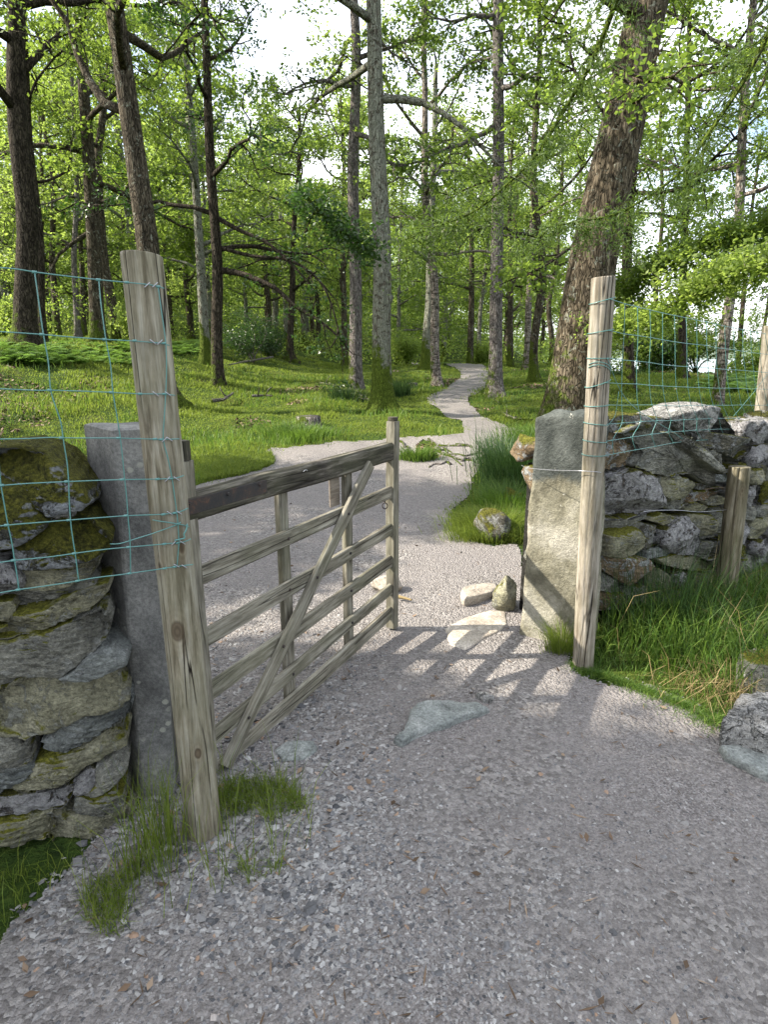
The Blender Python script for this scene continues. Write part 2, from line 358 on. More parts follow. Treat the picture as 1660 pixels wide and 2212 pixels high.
# gravel path
s = NT('gravel', .9, .15); w = s.coord(src='World', rnd=False)
v1 = s.n('TexVoronoi'); v1.inputs['Scale'].default_value = 75; s.l(w, v1.inputs[0])
v2 = s.n('TexVoronoi'); v2.inputs['Scale'].default_value = 170; s.l(w, v2.inputs[0])
sx = s.n('SeparateXYZ'); s.l(v1.outputs['Color'], sx.inputs[0]); sx2 = s.n('SeparateXYZ'); s.l(v2.outputs['Color'], sx2.inputs[0])
cA = s.ramp(sx.outputs[0], [(.0, (.125, .113, .105)), (.5, (.222, .205, .195)), (1., (.36, .335, .315))])
cB = s.ramp(sx2.outputs[1], [(.0, (.14, .125, .12)), (.5, (.225, .205, .195)), (1., (.33, .305, .295))])
n1 = s.noise(w, 1.3, 5, .6); n2 = s.noise(w, 34, 6, .78, 0, 1.8); n3 = s.noise(w, .45, 3)
c = s.mix(s.ramp(n1, [(.42, 0.0), (.58, 1.0)]), cA, cB)
c = s.mix(s.ramp(s.noise(w, 2.0, 6, .65, .3), [(.44, 0.0), (.62, .8)]), c, s.ramp(s.noise(w, 110, 5, .78, 0, 1.8), [(.3, (.15, .135, .13)), (.7, (.31, .285, .27))]))
c = s.mix(.5, c, s.ramp(n2, [(.3, .65), (.7, 1.2)]), 'MULTIPLY')
s.col(c); s.bump(s.math('ADD', s.math('MULTIPLY', v1.outputs[0], -1.2), s.math('ADD', s.math('MULTIPLY', v2.outputs[0], -.5), s.math('MULTIPLY', n2, .6))), .9, .012); M['gravel'] = s.m
CXm = (GX[:-1]+GX[1:])/2; CYm = (GY[:-1]+GY[1:])/2
CXm = (CXm+np.roll(CXm, -1, 1))/2; CYm = (CYm+np.roll(CYm, -1, 1))/2
GM = is_gravel(CXm, CYm) & (CYm > -5.5)
gp = grid_mesh(lambda i, j: GM[i, j], .005+.0010*RR).build('path', M['gravel']); tag(gp, kind='structure')

# loose chippings lying on the path (nobody could count them)
def pebbles(name, x, y, size, mat, label, flat=.42, lift=.14):
    n = len(x); z = gz(x, y)+.004
    base = np.array([[1, 0, 0], [.45, .8, 0], [-.5, .75, 0], [-1, -.05, 0], [-.4, -.8, 0], [.55, -.7, 0], [.2, .15, 1], [-.35, -.1, .9], [0, 0, -.8]], float)
    tri = []
    for k in range(6): tri.append([k, (k+1) % 6, 8][::-1])
    for a, b, c3 in ((0, 1, 6), (1, 2, 6), (2, 7, 6), (2, 3, 7), (3, 4, 7), (4, 6, 7), (4, 5, 6), (5, 0, 6)): tri.append([a, b, c3])
    v = base[None]*(1+.28*rng.standard_normal((n, 9, 1)))+.12*rng.standard_normal((n, 9, 3))
    v[..., 2] *= flat; v[..., 0] *= 1.0+.5*rng.random((n, 1))
    v *= size[:, None, None]*.5
    tl = rng.normal(0, .35, n); ct, st = np.cos(tl)[:, None], np.sin(tl)[:, None]
    yy = v[..., 1]*ct-v[..., 2]*st; zz = v[..., 1]*st+v[..., 2]*ct; v[..., 1] = yy; v[..., 2] = zz
    a = rng.random(n)*6.283; ca, sa = np.cos(a)[:, None], np.sin(a)[:, None]
    xx = v[..., 0]*ca-v[..., 1]*sa; yy = v[..., 0]*sa+v[..., 1]*ca; v[..., 0] = xx+x[:, None]; v[..., 1] = yy+y[:, None]; v[..., 2] += (z+size*flat*lift)[:, None]
    f = (np.arange(n)[:, None, None]*9+np.array(tri)[None]).reshape(-1, 3)
    mb = MB(); mb.add(v.reshape(-1, 3), f); o = mb.build(name, mat, smooth=False); tag(o, label, kind='stuff'); return o
s = NT('chippings', .8, .25); ri = s.geo.outputs['Random Per Island']
c = s.ramp(ri, [(0.0, (.055, .055, .058)), (.25, (.14, .138, .142)), (.55, (.222, .212, .205)), (.90, (.31, .298, .285)), (.975, (.37, .36, .35)), (.985, (.30, .21, .15)), (1.0, (.24, .16, .11))])
c = s.mix(.4, c, s.ramp(s.noise(s.coord(src='World', rnd=False), 120, 3), [(.3, .6), (.7, 1.3)]), 'MULTIPLY'); s.col(c); M['chips'] = s.m
def scatter_fan(n, r0, r1, a0, a1, p=1.0):   # polar scatter, density ~ 1/r^p
    a = rng.uniform(R(a0), R(a1), n); u = rng.random(n)
    r = r0*(r1/r0)**u if p == 2 else (r0+(r1-r0)*u if p == 1 else np.sqrt(r0*r0+(r1*r1-r0*r0)*u))
    return r*np.sin(a), r*np.cos(a)
x, y = scatter_fan(170000, .95, 8.5, -38, 38, 2)
dens = .34+.6*sstep(-.05, .40, fbm(P3(x*1.1, y*1.1, 2), 4))+.7*sstep(.9, .1, np.abs(x+.35))*sstep(1, 1.6, y)*sstep(4.8, 3, y)
edge = ~is_gravel(x+.12, y-.1) | ~is_gravel(x-.12, y-.1); dens = dens+.5*edge
k = is_gravel(x+rng.normal(0, .03, len(x)), y+rng.normal(0, .03, len(x))) & (rng.random(len(x)) < dens); x, y = x[k], y[k]
sz = .0048+.0095*rng.random(len(x))**3.0+.0006*np.hypot(x, y); big = rng.random(len(x)) < .006; sz[big] *= 1.9
coarse = sstep(.35, -.35, x)*sstep(4.6, 2.8, y)*sstep(1.0, 1.5, y); sz *= 1+1.1*coarse*rng.random(len(x))
pebbles('gravel', x, y, sz, M['chips'], 'loose grey slate chippings scattered over the gravel path')

# ---------------------------------------------------------------- grass
M['grass'] = leaf_mat('grass blades', (.032, .058, .009), (.090, .140, .020), (.20, .225, .045), (.32, .42, .06), .42, .25)
M['grass_long'] = leaf_mat('long grass blades', (.024, .056, .009), (.062, .125, .018), (.16, .22, .045), (.20, .34, .04), .35, .3)
M['rush'] = leaf_mat('rush stems', (.012, .032, .008), (.025, .06, .015), (.06, .10, .03), (.08, .16, .03), .2, .3)
M['straw'] = leaf_mat('dry stalks', (.14, .10, .04), (.26, .19, .09), (.38, .30, .16), (.3, .22, .1), .2, .2)
def blades(mb, x, y, h, w, lean=.5, z=None, az=None, dz=0.0):
    n = len(x); z = gz(x, y) if z is None else z
    h = np.broadcast_to(h, (n,)); w = np.broadcast_to(w, (n,)); a = rng.random(n)*6.283 if az is None else az
    L = h*lean*(.3+rng.random(n)); f = rng.random(n)*3.1416
    dx, dy = np.cos(a), np.sin(a); fx, fy = np.cos(f)*w/2, np.sin(f)*w/2
    b = np.stack([x, y, z-.01+dz], -1); m = b+np.stack([dx*L*.32, dy*L*.32, h*.60], -1); t = b+np.stack([dx*L, dy*L, h*np.clip(1.0-.35*(L/h)**2, .3, 1)], -1)
    s1 = np.stack([fx, fy, np.zeros(n)], -1)
    v = np.stack([b-s1, b+s1, m+s1*.8, m-s1*.8, t], 1).reshape(-1, 3); k = np.arange(n)[:, None]*5
    mb.add(v, k+np.array([[0, 1, 2, 3]]), k+np.array([[3, 2, 4]]))
# the meadow
x, y = scatter_fan(430000, 5.5, 42, -36, 36, 2)
rj = np.hypot(x, y); k = (~is_gravel(x+rng.normal(0, .02, len(x))*rj**.7, y+rng.normal(0, .03, len(x))*rj**.7)) & (gz(x, y) > -3); x, y = x[k], y[k]
bare = .6*sstep(.18, .40, fbm(P3(x*.45, y*.45, 40), 4)); r = np.hypot(x, y)
bare = np.maximum(bare, sstep(.5, .9, np.exp(-((x+8.0)**2+(y-10.5)**2)/9.0)))
k = rng.random(len(x)) > .85*bare; x, y, r = x[k], y[k], r[k]
tall = .5+.9*sstep(-.1, .35, fbm(P3(x*.8, y*.8, 11), 3))
mb = MB(); blades(mb, x, y, (.035+.055*rng.random(len(x)))*tall*(1+.012*r), .0011*r+.0015, .6)
tag(mb.build('grass', M['grass'], smooth=False), 'short bright green grass covering the woodland floor', kind='stuff')
# tall grass in front of the right wall
pr = np.array([tuple(hit(1236, 1440)[:2]), *wpoly([(1320, 1474), (1400, 1500), (1480, 1530), (1550, 1572), (1590, 1520), (1660, 1500), (1760, 1470)]), (4.2, 4.2), (3.0, 4.0), (2.4, 3.6), (1.6, 3.18), (1.1, 2.95)])
def fill(poly, n):
    lo, hi = poly.min(0), poly.max(0); x = rng.uniform(lo[0], hi[0], n); y = rng.uniform(lo[1], hi[1], n)
    xj, yj = x+.05*fbm(P3(x*6, y*6, 1), 3), y+.05*fbm(P3(x*6, y*6, 4), 3); k = inpoly(xj, yj, poly); return x[k], y[k]
EDG = np.array([hit(u, v)[:2] for u, v in [(1236, 1440), (1320, 1474), (1400, 1500), (1480, 1530), (1550, 1572)]])
def edist(x, y): 
    d = np.full(len(x), 9.0)
    for a, b in zip(EDG[:-1], EDG[1:]):
        t = np.clip(((x-a[0])*(b[0]-a[0])+(y-a[1])*(b[1]-a[1]))/((b-a)**2).sum(), 0, 1); d = np.minimum(d, np.hypot(x-a[0]-t*(b[0]-a[0]), y-a[1]-t*(b[1]-a[1])))
    return d
mb = MB(); x, y = fill(pr, 21000); d = edist(x, y); hh = .035+.34*sstep(.06, .42, d)*(.35+.65*rng.random(len(x)))
blades(mb, x, y, hh, .0035+.0022*rng.random(len(x)), .75)
x, y = fill(pr, 16000); d = edist(x, y); k = d < .22; blades(mb, x[k], y[k], .03+.035*rng.random(k.sum()), .003, .9)
t_ = rng.random(5200)*(len(EDG)-1); i_ = t_.astype(int); f_ = (t_-i_)[:, None]; e_ = EDG[i_]*(1-f_)+EDG[i_+1]*f_+rng.normal(0, .035, (5200, 2))*(.4+1.2*(vnoise(P3(t_*3, t_*0))[:, None]+.5)); blades(mb, e_[:, 0], e_[:, 1], .018+.04*rng.random(5200), .003, 1.0)
tag(mb.build('tall_grass', M['grass_long'], smooth=False), 'tall dark green grass growing against the foot of the right wall', kind='stuff')
mb = MB(); x, y = fill(pr, 380); d = edist(x, y); k = d > .15; x, y = x[k], y[k]; blades(mb, x, y, .22+.32*rng.random(len(x)), .003, .7)
c = hit(1560, 1500); n = 260; x = rng.normal(c[0], .13, n); y = rng.normal(c[1], .09, n); blades(mb, x, y, .05+.16*rng.random(n), .003, 1.5)
tag(mb.build('dry_grass', M['straw'], smooth=False), 'straw coloured dead stalks among the tall grass by the right wall', kind='stuff')
# turf on the near verge at the right and left of the frame, behind the walls
mb = MB()
x = np.r_[rng.uniform(1.2, 7, 60000), rng.uniform(-7, -1.0, 50000)]; y = np.r_[rng.uniform(2.5, 7.5, 60000), rng.uniform(1.9, 7.5, 50000)]
k = ~is_gravel(x, y) & ((y-2.95 > (x-1.0)*.52+.3) | ((x < 0) & (y > 2.1))); x, y = x[k], y[k]
blades(mb, x, y, .06+.09*rng.random(len(x)), .005, .6)
x = rng.uniform(-3, -.85, 9000); y = rng.uniform(.3, 1.6, 9000); k = ~is_gravel(x, y) & (y < 1.52+.25*(x+.85)); blades(mb, x[k], y[k], .05+.1*rng.random(k.sum()), .003, .7)
tag(mb.build('verge_grass', M['grass'], smooth=False), 'rough green grass behind the two stone walls', kind='stuff')
# small patch beside the gate hinge
mb = MB(); x, y = fill(isl3, 9000); k = fbm(P3(x*5, y*5, 33), 3) > -.02; x, y = x[k], y[k]; blades(mb, x, y, .03+.08*rng.random(len(x))*sstep(-.1, .3, fbm(P3(x*6, y*6, 2), 2)+.15), .0028, .9)
x, y = fill(isl3, 260); blades(mb, x, y, .12+.16*rng.random(len(x)), .0025, .45)
x = rng.normal(-.69, .05, 150); y = rng.normal(1.52, .07, 150); blades(mb, x, y, .15+.28*rng.random(150), .003, .35)
x, y = fill(isl1, 26000); blades(mb, x, y, .04+.08*rng.random(len(x)), .009, .6)
tag(mb.build('low_grass', M['grass'], smooth=False), 'low green grass at the foot of the gate and in the gravel behind it', kind='stuff')
def tuft(name, label, cat, c, rx, ry, n, h0, h1, w, mat, lean=.6, group=None):
    x = rng.normal(c[0], rx/2, n); y = rng.normal(c[1], ry/2, n); az = np.arctan2(y-c[1], x-c[0])+rng.normal(0, .5, n)
    mb = MB(); blades(mb, x, y, h0+(h1-h0)*rng.random(n), w, lean, az=az)
    return tag(mb.build(name, mat, smooth=False, origin=(c[0], c[1], float(gz(c[0], c[1])))), label, cat, group)
# ---------------------------------------------------------------- rocks and stones
def pillow(mb, poly3, n, bulge=.05, back=.2, shift=0.0, rough=.010, lam=.006, bed=(0, 0, 1), NA=56, NRg=9, seed=0, facet=1.0):
    """a solid stone whose face has the outline poly3 (points on one plane with normal n towards the viewer)"""
    P = np.asarray(poly3, float); n = np.asarray(n, float); n = n/np.linalg.norm(n); c = P.mean(0)
    Q = np.concatenate([P, P[:1]]); d = np.r_[0, np.cumsum(np.linalg.norm(np.diff(Q, axis=0), axis=1))]; t = np.linspace(0, d[-1], NA, endpoint=False)
    o = np.stack([np.interp(t, d, Q[:, k]) for k in range(3)], -1)
    o = o+(o-c)*.02
    nz = fbm(o*14+seed*3.7, 3)[:, None]; o = o+(o-c)/np.linalg.norm(o-c, axis=1)[:, None]*(nz*.009+fbm(o*60+seed, 2)[:, None]*.004); bulge = bulge*.8
    V = []; rs = np.linspace(0, 1, NRg+1)[1:]
    V.append((c+n*bulge)[None])
    size = d[-1]/6.283
    rsx = np.random.default_rng(seed+500); pl = [(rsx.uniform(.75, 1.15), rsx.normal(0, .42*facet, 3)) for _ in range(5 if facet else 0)]
    for r in rs:
        q_ = c+(o-c)*(1-(1-r)**1.25); f_ = np.full(NA, bulge*1.1)
        for a_, s_ in pl: f_ = np.minimum(f_, bulge*a_+(q_-c)@s_*min(1, bulge/.04))
        V.append(q_+n*(f_*(1-r**9)**.5)[:, None])
    for (sc, z) in ((1.012, -.25), (.99, -.6), (.90, -1.0), (.5, -1.02)): V.append(c+(o-c)*sc+n*(back*z))
    V.append((c-n*back*1.02)[None]); V = np.concatenate(V)
    nn = fbm(V*9+seed*5.1, 4)*rough*1.1+fbm(V*30+seed*2.3, 4, .65)*rough*.75
    b = np.asarray(bed, float); b = b/np.linalg.norm(b); h = (V@b)*52+fbm(V*5+seed, 3)*2.4
    nn = nn+lam*1.7*(np.clip((h % 1)*1.15, 0, 1)-.5)*np.clip(.6+1.2*fbm(V*5+9+seed, 2), 0, 1.4)
    dirv = (V-(c-n*back*.4)); dirv /= np.linalg.norm(dirv, axis=1)[:, None]+1e-9
    V = V+dirv*nn[:, None]+n*shift
    K = NRg+4; j = np.arange(NA); j2 = (j+1) % NA; q = []
    for k in range(K-1): a = 1+k*NA; q.append(np.stack([a+j, a+NA+j, a+NA+j2, a+j2], -1))
    a = 1+(K-1)*NA
    mb.add(V, np.concatenate(q), np.concatenate([np.stack([np.zeros(NA, int), j+1, j2+1], -1), np.stack([a+j2, a+j, np.full(NA, a+NA)], -1)]))
def orient(pts, n):                       # outline counter-clockwise seen from the side n points to
    P = np.asarray(pts); nn = np.zeros(3); c = P.mean(0)
    for a, b in zip(P, np.roll(P, -1, 0)): nn += np.cross(a-c, b-c)
    return P if nn@np.asarray(n) > 0 else P[::-1]
def blob(c, r, seed, rot=0.0, flat=1.0, rough=.12, nseg=28, cut=None):
    """a free-standing rock: rounded, faceted and rough"""
    th = np.linspace(0, np.pi, nseg//2+1)[1:-1]; ph = np.linspace(0, 2*np.pi, nseg, endpoint=False)
    T, Pp = np.meshgrid(th, ph, indexing='ij'); D = np.stack([np.sin(T)*np.cos(Pp), np.sin(T)*np.sin(Pp), np.cos(T)], -1).reshape(-1, 3)
    D = np.concatenate([D, [[0, 0, 1], [0, 0, -1]]]); rs = np.random.default_rng(seed)
    k = np.ones(len(D))
    for _ in range(14):
        a = rs.standard_normal(3); a /= np.linalg.norm(a); dd = D@a; lim = .55+.3*rs.random(); k = np.minimum(k, np.where(dd > 1e-3, lim/np.maximum(dd, 1e-3), 9))
    k = k*(1+rough*fbm(D*2.2+seed, 4)+rough*.3*fbm(D*8+seed, 3))
    V = D*k[:, None]*np.array(r); cr, sr = math.cos(rot), math.sin(rot)
    V = np.stack([V[:, 0]*cr-V[:, 1]*sr, V[:, 0]*sr+V[:, 1]*cr, V[:, 2]], -1)+np.array(c)
    m = len(th); i = np.arange(m-1)[:, None]*nseg; j = np.arange(nseg)[None]; j2 = (j+1) % nseg
    q = np.stack([i+j, i+nseg+j, i+nseg+j2, i+j2], -1).reshape(-1, 4); a = m*nseg; jj = np.arange(nseg)
    t = np.concatenate([np.stack([np.full(nseg, a), jj, (jj+1) % nseg], -1), np.stack([np.full(nseg, a+1), (m-1)*nseg+(jj+1) % nseg, (m-1)*nseg+jj], -1)])
    mb = MB(); mb.add(V, q, t); return mb
K = 850/1660*.664   # zoomed detail -> picture units
def ZL(x, y): return (x*K, 863+y*K)
def ZB(x, y): return (x*K, 1281.7+y*K)
def ZM(x, y): return (531+x*K, 1281.7+y*K)
def ZR(x, y): return (1095.6+x*K, 863+y*K)
def ZS(x, y): return (1095.6+x*K, 1281.7+y*K)

# ---- left dry stone wall
LP = np.array([-.84, 1.68, 0]); LD = np.array([-.955, -.296, 0]); LN = np.array([.296, -.955, 0]); LN /= np.linalg.norm(LN); LD /= np.linalg.norm(LD)
lw = empty('dry_stone_wall', (-1.0, 1.75, 0), 'moss topped dry stone wall at the left edge beside the squared stone gatepost', 'wall')
L = [('mossy', .07, 0, .32, [(-150, 420), (-60, 330), (80, 305), (170, 315), (260, 350), (400, 440), (470, 490), (560, 580), (585, 650), (540, 690), (430, 715), (330, 730), (300, 690), (200, 640), (80, 600), (-150, 600)], ZL),
     ('mossy', .08, .05, .32, [(-160, 560), (-60, 530), (50, 520), (180, 560), (290, 680), (335, 740), (320, 790), (230, 860), (100, 905), (-60, 925), (-160, 930)], ZL),
     ('pale', .015, .02, .10, [(335, 712), (400, 688), (470, 712), (475, 735), (340, 745)], ZL),
     ('mossy', .06, .03, .32, [(95, 905), (240, 850), (340, 760), (430, 735), (560, 745), (640, 830), (692, 880), (680, 940), (600, 990), (450, 1030), (260, 1062), (130, 1062), (92, 985)], ZL),
     ('olive', .03, -.01, .30, [(130, 1085), (300, 1075), (500, 1045), (622, 1035), (620, 1078), (560, 1130), (500, 1162), (300, 1212), (150, 1225), (125, 1150)], ZL),
     ('lichen', .05, .01, .30, [(-150, 1000), (-60, 1010), (60, 1040), (140, 1080), (165, 1150), (140, 1195), (60, 1235), (-60, 1250), (-150, 1250)], ZL),
     ('slate', .03, -.03, .30, [(-150, 1262), (50, 1238), (180, 1225), (400, 1190), (560, 1165), (595, 1195), (560, 1225), (400, 1250), (340, 1285), (100, 1345), (-150, 1350)], ZL),
     ('olive', .04, .02, .32, [(-150, 260), (-60, 232), (60, 200), (90, 130), (250, 78), (400, 25), (560, -20), (680, -62), (692, -28), (640, 30), (560, 92), (420, 152), (250, 222), (100, 262), (-60, 290), (-150, 300)], ZB),
     ('olive', .02, -.02, .2, [(-150, 60), (0, 70), (60, 60), (80, 100), (60, 190), (40, 205), (-20, 180), (-150, 200)], ZB),
     ('slate', .05, .03, .34, [(-150, 320), (-60, 300), (100, 270), (300, 210), (450, 160), (560, 118), (620, 95), (670, 110), (697, 180), (690, 240), (640, 300), (560, 390), (460, 460), (380, 490), (200, 492), (60, 500), (-150, 505)], ZB),
     ('slate_blue', .02, .05, .34, [(390, 492), (480, 450), (560, 390), (640, 325), (700, 338), (800, 378), (812, 405), (740, 440), (650, 470), (560, 497), (480, 508)], ZB),
     ('slate', .02, -.03, .25, [(-150, 515), (0, 512), (130, 508), (100, 560), (30, 600), (-60, 622), (-150, 625)], ZB),
     ('olive', .06, .02, .34, [(-150, 640), (-60, 622), (60, 590), (110, 560), (200, 510), (300, 500), (480, 512), (600, 490), (700, 480), (730, 510), (742, 560), (800, 600), (816, 640), (740, 700), (680, 720), (560, 730), (460, 770), (380, 830), (280, 870), (150, 912), (60, 892), (-60, 872), (-150, 870)], ZB),
     ('slate_blue', .04, .0, .34, [(272, 932), (360, 880), (400, 832), (500, 770), (640, 740), (760, 690), (820, 650), (832, 740), (780, 792), (640, 880), (560, 940), (430, 998), (300, 990)], ZB),
     ('slate', .04, .02, .3, [(-150, 930), (-60, 918), (60, 900), (170, 930), (212, 980), (205, 1030), (120, 1080), (20, 1092), (-60, 1086), (-150, 1090)], ZB),
     ('slate_blue', .03, .01, .3, [(-150, 1110), (-60, 1098), (100, 1082), (190, 1042), (216, 1092), (200, 1140), (100, 1200), (0, 1245), (-60, 1260), (-150, 1265)], ZB),
     ('olive', .05, -.01, .34, [(240, 1060), (330, 1010), (450, 1012), (560, 960), (640, 900), (750, 838), (792, 880), (802, 970), (720, 1012), (640, 1060), (560, 1090), (470, 1150), (400, 1200), (250, 1230), (130, 1242), (40, 1232), (200, 1150)], ZB),
     ('lichen', .03, .0, .2, [(468, 1170), (560, 1110), (622, 1110), (612, 1200), (560, 1252), (480, 1265)], ZB),
     ('slate', .04, .0, .3, [(620, 1100), (740, 1050), (812, 1092), (780, 1150), (690, 1230), (600, 1275), (540, 1262), (612, 1200)], ZB),
     ('lichen', .03, .02, .3, [(-150, 1285), (-60, 1272), (100, 1242), (250, 1242), (460, 1190), (470, 1262), (400, 1330), (200, 1362), (-60, 1372), (-150, 1375)], ZB),
     ('slate', .04, .0, .3, [(480, 1285), (600, 1292), (720, 1232), (792, 1262), (802, 1340), (650, 1400), (480, 1400)], ZB),
     ('olive', .05, .03, .3, [(-150, 1390), (100, 1378), (330, 1360), (360, 1420), (300, 1500), (100, 1540), (-150, 1560)], ZB),
     ('olive', .05, .03, .3, [(350, 1375), (470, 1400), (650, 1412), (800, 1360), (850, 1420), (820, 1530), (640, 1580), (380, 1570), (330, 1500)], ZB)]
sn = 0
for (mt, bu, sh, bk, pts, Zf) in L:
    P = [at_plane(*Zf(x, y), LP, LN) for x, y in pts]; sn += 1
    mb = MB(); pillow(mb, orient(P, LN), LN, bu, bk, sh, .014 if mt != 'slate_blue' else .008, .001 if mt in ('mossy', 'lichen') else .006, bed=(.25, 0, .97), NA=130, NRg=24, seed=sn)
    mb.build('stone', M[mt], lw)
def slab_box(mb, pts, z0, z1, jit=0.0):
    pts = np.asarray(pts, float); n = len(pts); v = np.concatenate([np.c_[pts, np.full(n, z0)], np.c_[pts, np.full(n, z1)]])
    j = np.arange(n); j2 = (j+1) % n; mb.add(v, np.stack([j, j2, n+j2, n+j], -1)); 
    c0 = np.r_[pts.mean(0), z0]; c1 = np.r_[pts.mean(0), z1]; mb.add(np.concatenate([v, [c0, c1]]), np.stack([j2, j, np.full(n, 2*n)], -1), np.stack([n+j, n+j2, np.full(n, 2*n+1)], -1))
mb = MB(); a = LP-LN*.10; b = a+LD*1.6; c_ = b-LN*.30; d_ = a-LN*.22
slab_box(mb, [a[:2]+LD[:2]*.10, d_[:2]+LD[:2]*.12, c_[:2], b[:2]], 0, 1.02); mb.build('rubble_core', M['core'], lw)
# stones out of the picture's left edge and on the far side of the wall
def course_stones(P0, D, N, length, height, s0, parent, mats, rs, hh=(.07, .15), ww=(.12, .32), bulge=.045, zrow0=0.0, back=.22):
    z = zrow0; k = 0
    while z < height:
        h = rs.uniform(*hh); s_ = s0-rs.uniform(0, .12)
        while s_ < length:
            w_ = rs.uniform(*ww); x0, x1 = s_+.006, s_+w_-.006; y0, y1 = z+.005, z+h-.005; jj = lambda a: rs.uniform(-a, a)
            sl = rs.uniform(-.03, .03)
            q = [(x0+.02, y0+jj(.01)), ((x0+x1)/2, y0-.004), (x1-.02, y0+sl+jj(.01)), (x1, (y0+y1)/2+sl+jj(.02)), (x1-.025, y1+sl+jj(.012)), ((x0+x1)/2+jj(.04), y1+.006+jj(.01)), (x0+.025, y1+jj(.012)), (x0, (y0+y1)/2+jj(.02))]
            P = [P0+D*a+np.array([0, 0, b]) for a, b in q]; mb = MB()
            pillow(mb, orient(P, N), N, bulge, back, rs.uniform(-.02, .025), .012, .004, NA=40, NRg=7, seed=rs.integers(999))
            mb.build('stone', M[mats[rs.integers(len(mats))]], parent); s_ += w_; k += 1
        z += h
    return k
rs = np.random.default_rng(3)
course_stones(LP+np.array([0, 0, .0]), LD, LN, 1.25, 1.1, .62, lw, ['slate', 'topmoss', 'mossy', 'olive'], rs, (.12, .2), (.25, .4))

